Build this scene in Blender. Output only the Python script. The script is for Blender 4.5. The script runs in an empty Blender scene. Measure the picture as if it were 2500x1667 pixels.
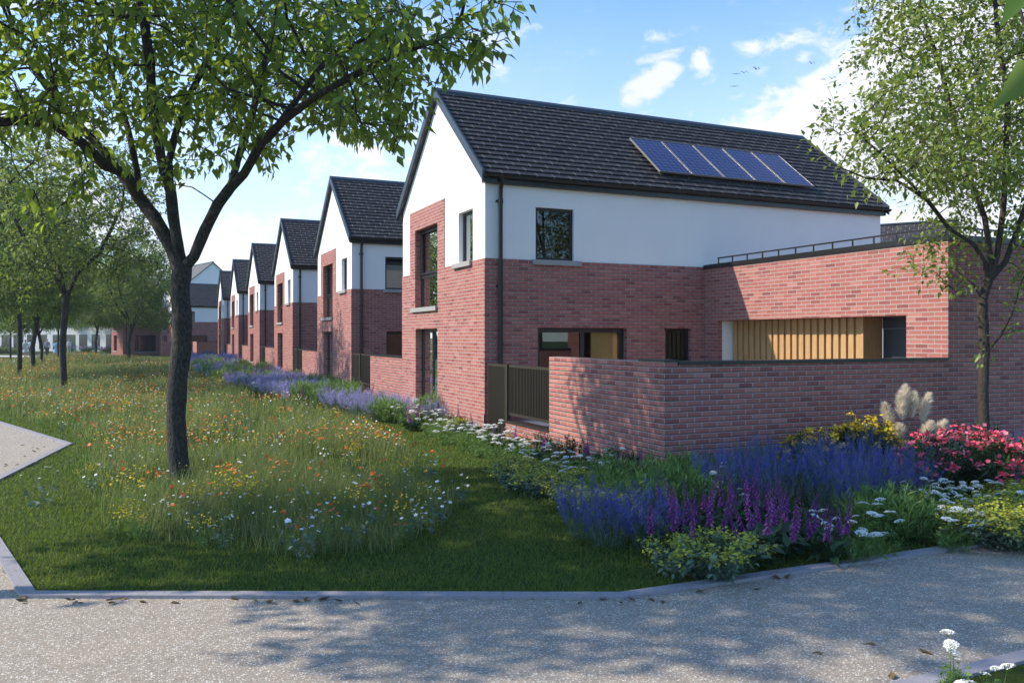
import bpy, bmesh, math, random
import numpy as np
from mathutils import Vector, Matrix
random.seed(7); rng = np.random.default_rng(11)
S = bpy.context.scene
COL = S.collection
PI = math.pi
# ------------------------------------------------------------------ camera
F_PX, CX, HY, EYE = 2006.0, 1250.0, 823.0, 2.0
YAW = math.radians(24.27)
sY, cY = math.sin(YAW), math.cos(YAW)
cam_d = bpy.data.cameras.new('camera'); cam = bpy.data.objects.new('camera', cam_d); COL.objects.link(cam)
cam.location = (0, 0, EYE); cam.rotation_euler = (PI/2, 0, -YAW)
cam_d.sensor_width = 36; cam_d.lens = 36*F_PX/2500; cam_d.shift_y = -10.5/2500
cam_d.clip_end = 3000; cam_d.clip_start = 0.05
S.camera = cam
def ray(u, v):
    a = (u-CX)/F_PX
    return Vector((sY + a*cY, cY - a*sY, (HY-v)/F_PX))
def gnd(u, v, z=0.0):                      # where the ray through a photo pixel meets the ground
    r = ray(u, v); t = (z-EYE)/r.z
    return Vector((r.x*t, r.y*t, z))
def atd(u, v, d):                          # point at depth d
    r = ray(u, v); return Vector((r.x*d, r.y*d, EYE + r.z*d))
# ------------------------------------------------------------------ helpers
def link(o, parent=None):
    COL.objects.link(o)
    if parent is not None: o.parent = parent
    return o
def tag(o, label=None, cat=None, group=None, kind=None):
    if label: o['label'] = label
    if cat: o['category'] = cat
    if group: o['group'] = group
    if kind: o['kind'] = kind
    return o
def empty(name, loc=(0,0,0), rz=0, label=None, cat=None, group=None):
    o = bpy.data.objects.new(name, None); o.empty_display_size = .2
    o.location = loc; o.rotation_euler = (0,0,rz); link(o)
    return tag(o, label, cat, group)
def copy_tree(o, parent=None):
    c = o.copy(); COL.objects.link(c)
    if parent is not None: c.parent = parent
    for ch in list(o.children): copy_tree(ch, c)
    return c
class MB:
    def __init__(s): s.v=[]; s.f=[]; s.m=[]
    def quad(s, a,b,c,d, m=0):
        n=len(s.v); s.v += [tuple(a),tuple(b),tuple(c),tuple(d)]; s.f.append((n,n+1,n+2,n+3)); s.m.append(m)
    def poly(s, pts, m=0):
        n=len(s.v); s.v += [tuple(p) for p in pts]; s.f.append(tuple(range(n,n+len(pts)))); s.m.append(m)
    def box(s, a, b, m=0):
        x0,y0,z0=a; x1,y1,z1=b
        n=len(s.v)
        s.v += [(x0,y0,z0),(x1,y0,z0),(x1,y1,z0),(x0,y1,z0),(x0,y0,z1),(x1,y0,z1),(x1,y1,z1),(x0,y1,z1)]
        for q in ((0,3,2,1),(4,5,6,7),(0,1,5,4),(1,2,6,5),(2,3,7,6),(3,0,4,7)):
            s.f.append(tuple(n+i for i in q)); s.m.append(m)
    def obox(s, M, a, b, m=0):            # box transformed by matrix
        n=len(s.v); s.box(a,b,m)
        for i in range(n,len(s.v)): s.v[i]=tuple(M @ Vector(s.v[i]))
    def tube(s, pts, rad, n=8, cap=True, m=0):
        pts=[Vector(p) for p in pts]
        if not hasattr(rad,'__len__'): rad=[rad]*len(pts)
        t=(pts[1]-pts[0]).normalized(); u=t.orthogonal().normalized(); base=len(s.v)
        for i,p in enumerate(pts):
            if 0<i<len(pts)-1: t2=(pts[i+1]-pts[i-1]).normalized()
            elif i==0: t2=t
            else: t2=(pts[i]-pts[i-1]).normalized()
            u=(u-t2*u.dot(t2)).normalized(); w=t2.cross(u)
            for k in range(n):
                a=2*PI*k/n; s.v.append(tuple(p+(u*math.cos(a)+w*math.sin(a))*rad[i]))
        for i in range(len(pts)-1):
            for k in range(n):
                a=base+i*n+k; b=base+i*n+(k+1)%n
                s.f.append((a,b,b+n,a+n)); s.m.append(m)
        if cap:
            s.f.append(tuple(base+k for k in range(n-1,-1,-1))); s.m.append(m)
            s.f.append(tuple(base+(len(pts)-1)*n+k for k in range(n))); s.m.append(m)
    def build(s, name, mats, parent=None, smooth=False, uv='box', bevel=0):
        me=bpy.data.meshes.new(name); me.from_pydata(s.v,[],s.f)
        mats = mats if isinstance(mats,(list,tuple)) else [mats]
        for mm in mats: me.materials.append(mm)
        if len(mats)>1: me.polygons.foreach_set('material_index', s.m)
        if uv=='box': box_uv(me)
        elif callable(uv): fn_uv(me, uv)
        if smooth: me.polygons.foreach_set('use_smooth',[True]*len(me.polygons))
        me.update()
        o=bpy.data.objects.new(name,me); link(o,parent)
        if bevel:
            md=o.modifiers.new('bevel','BEVEL'); md.width=bevel; md.segments=1; md.limit_method='ANGLE'
        return o
def box_uv(me):
    uvl=me.uv_layers.new(name='UVMap'); 
    n=len(me.loops)
    if n==0: return
    co=np.empty(len(me.vertices)*3); me.vertices.foreach_get('co',co); co=co.reshape(-1,3)
    li=np.empty(n,dtype=np.int64); me.loops.foreach_get('vertex_index',li)
    nm=np.array([p.normal[:] for p in me.polygons]); cnt=np.array([p.loop_total for p in me.polygons])
    ln=np.repeat(np.abs(nm),cnt,axis=0); P=co[li]
    uv=np.empty((n,2)); ax=ln.argmax(axis=1)
    uv[:]=P[:,[0,2]]
    k=ax==0; uv[k]=P[k][:,[1,2]]
    k=ax==2; uv[k]=P[k][:,[0,1]]
    uvl.data.foreach_set('uv',uv.ravel())
def fn_uv(me, fn):
    uvl=me.uv_layers.new(name='UVMap')
    for p in me.polygons:
        for l in p.loop_indices:
            uvl.data[l].uv = fn(me.vertices[me.loops[l].vertex_index].co, p)
def np_mesh(name, V, Fc, mats, parent=None, smooth=False, midx=None):
    V=np.ascontiguousarray(V,dtype=np.float32); Fc=np.ascontiguousarray(Fc,dtype=np.int32)
    me=bpy.data.meshes.new(name); k=Fc.shape[1]
    me.vertices.add(len(V)); me.vertices.foreach_set('co',V.ravel())
    me.loops.add(Fc.size); me.loops.foreach_set('vertex_index',Fc.ravel())
    me.polygons.add(len(Fc)); me.polygons.foreach_set('loop_start',np.arange(0,Fc.size,k,dtype=np.int32))
    mats = mats if isinstance(mats,(list,tuple)) else [mats]
    for mm in mats: me.materials.append(mm)
    if midx is not None: me.polygons.foreach_set('material_index',np.asarray(midx,dtype=np.int32))
    if smooth: me.polygons.foreach_set('use_smooth',np.ones(len(Fc),dtype=bool))
    me.update(calc_edges=True); me.validate()
    if name is None: return me
    o=bpy.data.objects.new(name,me); link(o,parent); return o
class NB:                                  # numpy triangle collector: many small shapes in one mesh
    def __init__(s): s.V=[]; s.F=[]; s.M=[]; s.n=0
    def add(s, V, Fc, m=0):
        V=np.asarray(V,dtype=np.float32).reshape(-1,3); Fc=np.asarray(Fc,dtype=np.int32)
        s.V.append(V); s.F.append(Fc+s.n); s.M.append(np.full(len(Fc),m)); s.n+=len(V)
    def inst(s, tmpl, faces, P, X, Y, Z, sc, m=0):     # place template at P with axes X,Y,Z and scale
        P=np.asarray(P); N=len(P)
        if N==0: return
        sc=np.broadcast_to(np.asarray(sc,dtype=float).reshape(-1,1,1) if np.ndim(sc) else sc,(N,1,1))
        T=tmpl[None]*sc
        V=T[:,:,0:1]*X[:,None]+T[:,:,1:2]*Y[:,None]+T[:,:,2:3]*Z[:,None]+P[:,None]
        k=len(tmpl); Fc=(faces[None]+(np.arange(N)*k)[:,None,None]).reshape(-1,3)
        s.add(V.reshape(-1,3),Fc,m)
    def build(s, name, mats, parent=None, smooth=False):
        return np_mesh(name,np.concatenate(s.V),np.concatenate(s.F),mats,parent,smooth,np.concatenate(s.M))
def nrm(a): return a/np.maximum(np.linalg.norm(a,axis=-1,keepdims=True),1e-9)
def frames(D, roll=None):                  # orthonormal frames whose Y axis is D
    D=nrm(D); up=np.tile([0,0,1.0],(len(D),1)); up[np.abs(D[:,2])>.95]=[1,0,0]
    X=nrm(np.cross(D,up)); Z=np.cross(X,D)
    if roll is not None:
        c,s_=np.cos(roll)[:,None],np.sin(roll)[:,None]
        X,Z = X*c+Z*s_, Z*c-X*s_
    return X,D,Z
LEAF=np.array([[0,0,0],[-.26,.38,.07],[0,.5,-.02],[.26,.38,.07],[0,1,-.16]]); LEAF_F=np.array([[0,2,1],[0,3,2],[1,2,4],[2,3,4]])
LANCE=np.array([[0,0,0],[-.07,.45,.02],[.07,.45,.02],[0,1,-.1]]); LANCE_F=np.array([[0,2,1],[1,2,3]])
BLADE=np.array([[-.5,0,0],[.5,0,0],[0,1,0]]); BLADE_F=np.array([[0,1,2]])
def inpoly(P, poly):
    x,y=P[:,0],P[:,1]; r=np.zeros(len(P),bool); n=len(poly)
    for i in range(n):
        x0,y0=poly[i][:2]; x1,y1=poly[(i+1)%n][:2]
        c=((y0>y)!=(y1>y)) & (x < (x1-x0)*(y-y0)/((y1-y0)+1e-12)+x0); r^=c
    return r
# ------------------------------------------------------------------ materials
def newmat(name):
    m=bpy.data.materials.new(name); m.use_nodes=True; nt=m.node_tree
    return m, nt, nt.nodes['Principled BSDF']
class N:                                    # tiny node helper
    def __init__(s,nt): s.nt=nt
    def __call__(s, typ, **kw):
        n=s.nt.nodes.new('ShaderNode'+typ)
        ins=kw.pop('ins',{})
        for k,v in kw.items(): setattr(n,k,v)
        for k,v in ins.items():
            if isinstance(v,bpy.types.NodeSocket): s.nt.links.new(v,n.inputs[k])
            else: n.inputs[k].default_value=v
        return n
    def math(s,op,a,b=0.0,c=0.0,clamp=False):
        n=s.nt.nodes.new('ShaderNodeMath'); n.operation=op; n.use_clamp=clamp
        for i,v in enumerate((a,b,c)):
            if isinstance(v,bpy.types.NodeSocket): s.nt.links.new(v,n.inputs[i])
            else: n.inputs[i].default_value=v
        return n.outputs[0]
    def mix(s,fac,a,b,blend='MIX'):
        n=s.nt.nodes.new('ShaderNodeMix'); n.data_type='RGBA'; n.blend_type=blend
        for k,v in ((0,fac),(6,a),(7,b)):
            if isinstance(v,bpy.types.NodeSocket): s.nt.links.new(v,n.inputs[k])
            else: n.inputs[k].default_value=(v if k==0 else (tuple(v)+(1,))[:4])
        return n.outputs[2]
    def ramp(s,fac,stops):
        n=s.nt.nodes.new('ShaderNodeValToRGB'); s.nt.links.new(fac,n.inputs[0]); e=n.color_ramp.elements
        while len(e)<len(stops): e.new(.5)
        for i,(p,c) in enumerate(stops): e[i].position=p; e[i].color=(tuple(c)+(1,))[:4]
        return n.outputs[0]
    def link(s,a,b): s.nt.links.new(a,b)
def c3(*a): return tuple(a)
def simple(name, col, rough=.6, spec=.5, metal=0, noise=0, nscale=8, bump=0, bscale=60):
    m,nt,b=newmat(name); n=N(nt)
    b.inputs['Roughness'].default_value=rough; b.inputs['Specular IOR Level'].default_value=spec; b.inputs['Metallic'].default_value=metal
    b.inputs['Base Color'].default_value=tuple(col)+(1,)
    tc=n('TexCoord')
    if noise:
        t=n('TexNoise',ins={'Vector':tc.outputs['Object'],'Scale':nscale,'Detail':6.0})
        n.link(n.mix(t.outputs['Fac'],tuple(c*(1-noise) for c in col),tuple(min(1,c*(1+noise)) for c in col)),b.inputs['Base Color'])
        n.link(n.math('MULTIPLY_ADD',t.outputs['Fac'],.25,rough-.12),b.inputs['Roughness'])
    if bump:
        t=n('TexNoise',ins={'Vector':tc.outputs['Object'],'Scale':bscale,'Detail':4.0})
        bp=n('Bump',ins={'Strength':bump,'Distance':.01,'Height':t.outputs['Fac']}); n.link(bp.outputs[0],b.inputs['Normal'])
    return m
def brick_mat(name, soldier=False):
    m,nt,b=newmat(name); n=N(nt)
    uv=n('TexCoord').outputs['UV']
    wob=n('TexNoise',ins={'Vector':uv,'Scale':14.0,'Detail':2.0})
    off=n('VectorMath',operation='MULTIPLY_ADD',ins={0:wob.outputs['Color'],1:(.010,.008,0),2:uv})
    off=n('VectorMath',operation='SUBTRACT',ins={0:off.outputs[0],1:(.005,.004,0)})
    br=n('TexBrick',offset=.5,ins={'Vector':off.outputs[0],'Scale':1.0,'Mortar Size':.0085,'Mortar Smooth':.15,'Bias':0.0,'Brick Width':.25,'Row Height':.0754,
        'Color1':(0,0,0,1),'Color2':(1,1,1,1),'Mortar':(.5,.5,.5,1)})
    shade=n.ramp(br.outputs['Color'],[(0,(.17,.042,.040)),(.12,(.24,.062,.054)),(.22,(.295,.088,.072)),(.6,(.335,.108,.086)),(.9,(.375,.135,.108)),(1,(.43,.18,.145))])
    big=n('TexNoise',ins={'Vector':uv,'Scale':.9,'Detail':3.0}); fine=n('TexNoise',ins={'Vector':uv,'Scale':75.0,'Detail':5.0,'Roughness':.7})
    shade=n.mix(n.math('MULTIPLY',fine.outputs['Fac'],.3),shade,(.50,.25,.20))
    shade=n.mix(n.math('MULTIPLY',n.math('SUBTRACT',big.outputs['Fac'],.42,clamp=True),1.2,clamp=True),shade,(.33,.13,.12))
    col=n.mix(br.outputs['Fac'],shade,(.40,.32,.30))
    n.link(col,b.inputs['Base Color']); b.inputs['Roughness'].default_value=.88; b.inputs['Specular IOR Level'].default_value=.25
    h=n.math('SUBTRACT',1.0,br.outputs['Fac'])
    h=n.math('ADD',n.math('MULTIPLY',h,1.0),n.math('MULTIPLY',fine.outputs['Fac'],.22))
    # handmade bricks: each stands proudest just above its lower edge and drops back sharply to the joint below
    rowf=n.math('FRACT',n.math('DIVIDE',n('SeparateXYZ',ins={0:off.outputs[0]}).outputs[1],.0754))
    lip=n('MapRange',interpolation_type='SMOOTHSTEP',ins={0:rowf,1:.02,2:.24,3:0.0,4:1.0}).outputs[0]
    h=n.math('ADD',h,n.math('MULTIPLY',lip,1.0)); h=n.math('ADD',h,n.math('MULTIPLY',n.math('SUBTRACT',1.0,rowf),.35))
    h=n.math('ADD',h,n.math('MULTIPLY',br.outputs['Color'],.2))
    bp=n('Bump',ins={'Strength':1.0,'Distance':.018,'Height':h}); n.link(bp.outputs[0],b.inputs['Normal'])
    return m
def roof_mat(name):
    m,nt,b=newmat(name); n=N(nt)
    sp=n('SeparateXYZ',ins={0:n('TexCoord').outputs['UV']}); u,v=sp.outputs[0],sp.outputs[1]
    row=n.math('FLOOR',n.math('DIVIDE',v,.206)); 
    uu=n.math('ADD',n.math('DIVIDE',u,.40),n.math('MULTIPLY',row,.5))
    fr=n.math('FRACT',uu); j=n.math('ADD',n.math('LESS_THAN',fr,.030),n.math('GREATER_THAN',fr,.985),clamp=True)
    tile=n('TexWhiteNoise',noise_dimensions='2D',ins={'Vector':n('CombineXYZ',ins={0:n.math('FLOOR',uu),1:row}).outputs[0]})
    ns=n('TexNoise',ins={'Vector':n('TexCoord').outputs['UV'],'Scale':9.0,'Detail':6.0})
    c=n.mix(tile.outputs[0],(.016,.016,.018),(.036,.034,.036))
    c=n.mix(n.math('MULTIPLY',ns.outputs['Fac'],.35),c,(.055,.050,.048))
    keep=n.math('GREATER_THAN',n('TexNoise',ins={'Vector':n('TexCoord').outputs['UV'],'Scale':2.5}).outputs['Fac'],.38)
    c=n.mix(n.math('MULTIPLY',n.math('MULTIPLY',j,keep),.75),c,(.29,.235,.20))
    n.link(c,b.inputs['Base Color']); b.inputs['Roughness'].default_value=.62; b.inputs['Specular IOR Level'].default_value=.3
    bp=n('Bump',ins={'Strength':.5,'Distance':.01,'Height':n.math('MULTIPLY_ADD',j,-1.0,n.math('ADD',ns.outputs['Fac'],tile.outputs[0]))}); n.link(bp.outputs[0],b.inputs['Normal'])
    return m
def leaf_mat(name, cols, trans=.35, rough=.5, tcol=None, spec=.35):
    m,nt,b=newmat(name); n=N(nt); out=nt.nodes['Material Output']
    g=n('NewGeometry'); st=[(i/(len(cols)-1),c) for i,c in enumerate(cols)]
    c=n.ramp(g.outputs['Random Per Island'],st)
    n.link(c,b.inputs['Base Color']); b.inputs['Roughness'].default_value=rough; b.inputs['Specular IOR Level'].default_value=spec
    t=n('BsdfTranslucent'); n.link(n.mix(.5,c,tcol or tuple(min(1,x*2.2) for x in cols[-1])),t.inputs[0])
    mx=n('MixShader',ins={0:trans}); n.link(b.outputs[0],mx.inputs[1]); n.link(t.outputs[0],mx.inputs[2]); n.link(mx.outputs[0],out.inputs[0])
    return m
def glass_mat(name, tint=(.72,.78,.78)):
    m,nt,b=newmat(name); n=N(nt); out=nt.nodes['Material Output']; nt.nodes.remove(b)
    f=n('Fresnel',ins={'IOR':1.55}); t=n('BsdfTransparent',ins={0:tint+(1,)}); g=n('BsdfAnisotropic') if False else n('BsdfGlossy',ins={'Color':(1,1,1,1),'Roughness':.0})
    mx=n('MixShader',ins={0:n.math('MULTIPLY_ADD',f.outputs[0],1.1,.05,clamp=True)}); n.link(t.outputs[0],mx.inputs[1]); n.link(g.outputs[0],mx.inputs[2]); n.link(mx.outputs[0],out.inputs[0])
    return m
def wood_mat(name, c0, c1, sx=14.0):
    m,nt,b=newmat(name); n=N(nt)
    mp=n('Mapping',ins={'Vector':n('TexCoord').outputs['Object'],'Scale':(sx,sx,.9)})
    w=n('TexNoise',ins={'Vector':mp.outputs[0],'Scale':3.0,'Detail':8.0,'Distortion':1.2})
    n.link(n.ramp(w.outputs['Fac'],[(.25,c0),(.7,c1)]),b.inputs['Base Color']); b.inputs['Roughness'].default_value=.6
    return m
def path_mat():
    m,nt,b=newmat('exposed_aggregate'); n=N(nt); P=n('TexCoord').outputs['Object']
    v1=n('TexVoronoi',ins={'Vector':P,'Scale':72.0}); v2=n('TexVoronoi',ins={'Vector':P,'Scale':105.0})
    big=n('TexNoise',ins={'Vector':P,'Scale':.8,'Detail':5.0}); mid=n('TexNoise',ins={'Vector':P,'Scale':9.0,'Detail':6.0,'Roughness':.7})
    r1=n('SeparateXYZ',ins={0:v1.outputs['Color']}).outputs[0]; r2=n('SeparateXYZ',ins={0:v2.outputs['Color']}).outputs[1]
    base=n.mix(mid.outputs['Fac'],(.175,.140,.108),(.36,.300,.235))
    base=n.mix(n.math('MULTIPLY',n.math('SUBTRACT',big.outputs['Fac'],.5,clamp=True),2.2,clamp=True),base,(.33,.26,.19))
    s1=n.math('MULTIPLY',n.math('GREATER_THAN',r1,.77),n.math('LESS_THAN',v1.outputs['Distance'],.42))
    s2=n.math('MULTIPLY',n.math('GREATER_THAN',r2,.70),n.math('LESS_THAN',v2.outputs['Distance'],.45))
    d1=n.math('MULTIPLY',n.math('LESS_THAN',r1,.24),n.math('LESS_THAN',v1.outputs['Distance'],.38))
    c=n.mix(n.math('MULTIPLY',s2,.6),base,(.58,.53,.45)); c=n.mix(n.math('MULTIPLY',s1,.8),c,(.72,.68,.60)); c=n.mix(n.math('MULTIPLY',d1,.7),c,(.085,.072,.065))
    n.link(c,b.inputs['Base Color']); b.inputs['Roughness'].default_value=.8
    h=n.math('ADD',n.math('MULTIPLY',s1,.6),mid.outputs['Fac'])
    bp=n('Bump',ins={'Strength':.5,'Distance':.006,'Height':h}); n.link(bp.outputs[0],b.inputs['Normal'])
    return m
def ground_mat():
    m,nt,b=newmat('turf'); n=N(nt); P=n('TexCoord').outputs['Object']
    a=n('TexNoise',ins={'Vector':P,'Scale':.55,'Detail':8.0,'Roughness':.65}); f=n('TexNoise',ins={'Vector':P,'Scale':45.0,'Detail':6.0,'Roughness':.8})
    c=n.ramp(a.outputs['Fac'],[(.3,(.060,.105,.015)),(.52,(.090,.135,.022)),(.72,(.14,.155,.040))])
    c=n.mix(n.math('MULTIPLY',f.outputs['Fac'],.8),(.020,.032,.008),c)
    n.link(c,b.inputs['Base Color']); b.inputs['Roughness'].default_value=.9; b.inputs['Specular IOR Level'].default_value=.1
    bp=n('Bump',ins={'Strength':1.0,'Distance':.03,'Height':f.outputs['Fac']}); n.link(bp.outputs[0],b.inputs['Normal'])
    return m
def solar_mat():
    m,nt,b=newmat('solar_cells'); n=N(nt); sp=n('SeparateXYZ',ins={0:n('TexCoord').outputs['UV']})
    def grid(x,p,w):
        f=n.math('FRACT',n.math('DIVIDE',x,p)); return n.math('ADD',n.math('LESS_THAN',f,w),n.math('GREATER_THAN',f,1-w),clamp=True)
    g=n.math('MAXIMUM',grid(sp.outputs[0],.155,.035),grid(sp.outputs[1],.155,.035)); bus=n.math('MULTIPLY',grid(sp.outputs[0],.0517,.05),.35)
    fx=n.math('ABSOLUTE',n.math('SUBTRACT',n.math('FRACT',n.math('DIVIDE',sp.outputs[0],.155)),.5)); fy=n.math('ABSOLUTE',n.math('SUBTRACT',n.math('FRACT',n.math('DIVIDE',sp.outputs[1],.155)),.5))
    dia=n.math('GREATER_THAN',n.math('ADD',fx,fy),.86); g=n.math('MAXIMUM',n.math('MAXIMUM',g,bus),dia)
    n.link(n.mix(g,(.011,.016,.072),(.085,.10,.24)),b.inputs['Base Color']); b.inputs['Roughness'].default_value=.22; b.inputs['Specular IOR Level'].default_value=.3
    return m
def bark_mat(name, dark, light):
    m,nt,b=newmat(name); n=N(nt); P=n('TexCoord').outputs['Object']
    mp=n('Mapping',ins={'Vector':P,'Scale':(1,1,.45)})
    t=n('TexNoise',ins={'Vector':mp.outputs[0],'Scale':38.0,'Detail':8.0,'Roughness':.75}); v=n('TexVoronoi',ins={'Vector':mp.outputs[0],'Scale':34.0},feature='DISTANCE_TO_EDGE')
    big=n('TexNoise',ins={'Vector':P,'Scale':5.0,'Detail':3.0})
    c=n.ramp(t.outputs['Fac'],[(.35,dark),(.58,tuple((a+b_)/2 for a,b_ in zip(dark,light))),(.75,light)])
    c=n.mix(n.math('MULTIPLY',big.outputs['Fac'],.5),c,dark)
    n.link(c,b.inputs['Base Color']); b.inputs['Roughness'].default_value=.9; b.inputs['Specular IOR Level'].default_value=.2
    h=n.math('ADD',t.outputs['Fac'],n.math('MULTIPLY',v.outputs[0],.8)); bp=n('Bump',ins={'Strength':1.0,'Distance':.02,'Height':h}); n.link(bp.outputs[0],b.inputs['Normal'])
    return m
M={}
M['brick']=brick_mat('red_brick')
M['render']=simple('white_render',(.76,.745,.72),.9,.2,noise=.05,nscale=1.5,bump=.25,bscale=90)
M['roof']=roof_mat('dark_roof_tiles')
M['slate_metal']=simple('blue_grey_metal',(.034,.047,.062),.5,.5,.3,noise=.1)
M['black_metal']=simple('black_metal',(.014,.012,.011),.35,.5,.2)
M['bronze_metal']=simple('bronze_metal',(.055,.042,.030),.42,.5,.5,noise=.15,nscale=20)
M['frame']=simple('window_frame_paint',(.016,.015,.015),.4)
M['sill']=simple('grey_stone_sill',(.30,.29,.28),.8,.3,noise=.12,nscale=15,bump=.15)
M['glass']=glass_mat('window_glass')
M['room']=simple('dark_room',(.05,.047,.043),.9)
M['curtain']=simple('pale_curtain',(.42,.41,.40),.9)
M['blind']=simple('roller_blind',(.50,.46,.41),.9)
M['timber']=wood_mat('oak_timber',(.32,.18,.075),(.49,.30,.13))
M['door_wood']=wood_mat('warm_oak_door',(.82,.46,.15),(.92,.58,.22),20.0)
M['dark_door']=simple('slate_blue_door',(.035,.038,.052),.6,noise=.1)
M['path']=path_mat()
M['kerb']=simple('kerb_stone',(.27,.25,.27),.8,.3,noise=.2,nscale=30,bump=.3)
M['paving']=simple('pale_paving',(.42,.40,.37),.85,.3,noise=.12,nscale=6)
M['turf']=ground_mat()
M['solar']=solar_mat(); M['alu']=simple('aluminium',(.26,.25,.24),.45,.5,.6)
M['bark']=bark_mat('dark_bark',(.014,.012,.011),(.16,.15,.13)); M['bark2']=bark_mat('brown_grey_bark',(.030,.024,.020),(.15,.125,.10))
M['leaf_big']=leaf_mat('broad_leaf',[(.020,.060,.012),(.042,.105,.018),(.080,.160,.026),(.14,.23,.040)],.50,.38,(.55,.70,.07))
M['leaf_right']=leaf_mat('light_leaf',[(.075,.125,.020),(.12,.18,.030),(.18,.24,.045),(.25,.30,.07)],.42,.45,(.50,.58,.09))
M['leaf_far']=leaf_mat('park_leaf',[(.035,.085,.020),(.075,.135,.030),(.14,.20,.045),(.26,.31,.075)],.45,.5,(.40,.50,.09))
M['grass']=leaf_mat('short_grass',[(.038,.085,.010),(.070,.130,.016),(.12,.180,.026),(.22,.23,.055)],.38,.6,(.30,.40,.05))
M['tallgrass']=leaf_mat('meadow_grass_blades',[(.055,.095,.022),(.095,.145,.034),(.16,.20,.055),(.32,.31,.14)],.38,.6,(.38,.44,.12))
M['green1']=leaf_mat('mid_green_leaves',[(.060,.135,.028),(.11,.21,.048),(.20,.31,.08)],.42,.5,(.30,.42,.09))
M['green2']=leaf_mat('dark_green_leaves',[(.014,.038,.016),(.028,.065,.022),(.045,.09,.03)],.22,.45,(.10,.19,.05))
M['green3']=leaf_mat('grey_green_leaves',[(.07,.12,.08),(.12,.18,.12),(.18,.24,.16)],.22,.6,(.2,.28,.16))
M['blue']=leaf_mat('violet_blue_petals',[(.045,.055,.30),(.085,.095,.42),(.15,.15,.54)],.25,.7,(.18,.15,.5))
M['mauve']=leaf_mat('mauve_petals',[(.33,.30,.62),(.47,.42,.75),(.62,.57,.85)],.4,.7,(.5,.42,.8))
M['magenta']=leaf_mat('magenta_petals',[(.13,.022,.16),(.24,.045,.25),(.36,.10,.35)],.25,.6,(.4,.12,.38))
M['white']=leaf_mat('white_petals',[(.62,.62,.56),(.75,.75,.70),(.82,.82,.80)],.2,.7,(.8,.8,.75))
M['lime']=leaf_mat('lime_yellow_petals',[(.22,.26,.03),(.34,.36,.04),(.48,.46,.06)],.25,.6,(.5,.5,.05))
M['yellow']=leaf_mat('yellow_petals',[(.50,.36,.02),(.65,.46,.03),(.75,.56,.04)],.25,.6,(.8,.6,.05))
M['orange']=leaf_mat('orange_petals',[(.60,.10,.02),(.72,.15,.035),(.80,.24,.05)],.3,.6,(.9,.25,.05))
M['red']=leaf_mat('coral_red_petals',[(.70,.06,.12),(.82,.12,.20),(.88,.26,.32)],.25,.6,(.9,.15,.15))
M['plume']=leaf_mat('pampas_plume',[(.82,.72,.56),(.90,.82,.67),(.94,.88,.76)],.55,.8,(.75,.65,.5))
M['dryleaf']=leaf_mat('dry_leaf',[(.05,.035,.02),(.11,.075,.035),(.16,.12,.06)],.1,.8,(.2,.15,.08))
# ------------------------------------------------------------------ architecture
W, L = 5.84, 11.18
BL, PL = 3.62, .43                          # brick line, plinth line
def mp_gable(u,v,d): return (d,u,v)
def mp_side(u,v,d): return (u,d,v)
def mp_back(u,v,d): return (L-d,u,v)
def mp_far(u,v,d): return (u,W-d,v)
def mbox(mb, f, a, b, m=0):
    p=Vector(f(*a)); q=Vector(f(*b))
    mb.box([min(p[i],q[i]) for i in range(3)],[max(p[i],q[i]) for i in range(3)],m)
def cells(mb, f, ub, vb, kindf, kind, d0, d1, sides, lim=None):
    ub=sorted(set(ub)); vb=sorted(set(vb))
    def K(i,j):
        if i<0 or j<0 or i>=len(ub)-1 or j>=len(vb)-1: return 'out'
        return kindf((ub[i]+ub[i+1])/2,(vb[j]+vb[j+1])/2)
    cl=(lambda u: min(max(u,lim[0]),lim[1])) if lim else (lambda u:u)
    for i in range(len(ub)-1):
        for j in range(len(vb)-1):
            if K(i,j)!=kind: continue
            a,b,c,d=cl(ub[i]),cl(ub[i+1]),vb[j],vb[j+1]
            mb.quad(f(a,c,d0),f(b,c,d0),f(b,d,d0),f(a,d,d0))
            for (di,dj,p,q) in ((-1,0,(a,c),(a,d)),(1,0,(b,c),(b,d)),(0,-1,(a,c),(b,c)),(0,1,(a,d),(b,d))):
                k=K(i+di,j+dj)
                if k in sides:
                    dd = d1 if k=='hole' else (d0+.03)
                    mb.quad(f(p[0],p[1],d0),f(q[0],q[1],d0),f(q[0],q[1],dd),f(p[0],p[1],dd))
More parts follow.
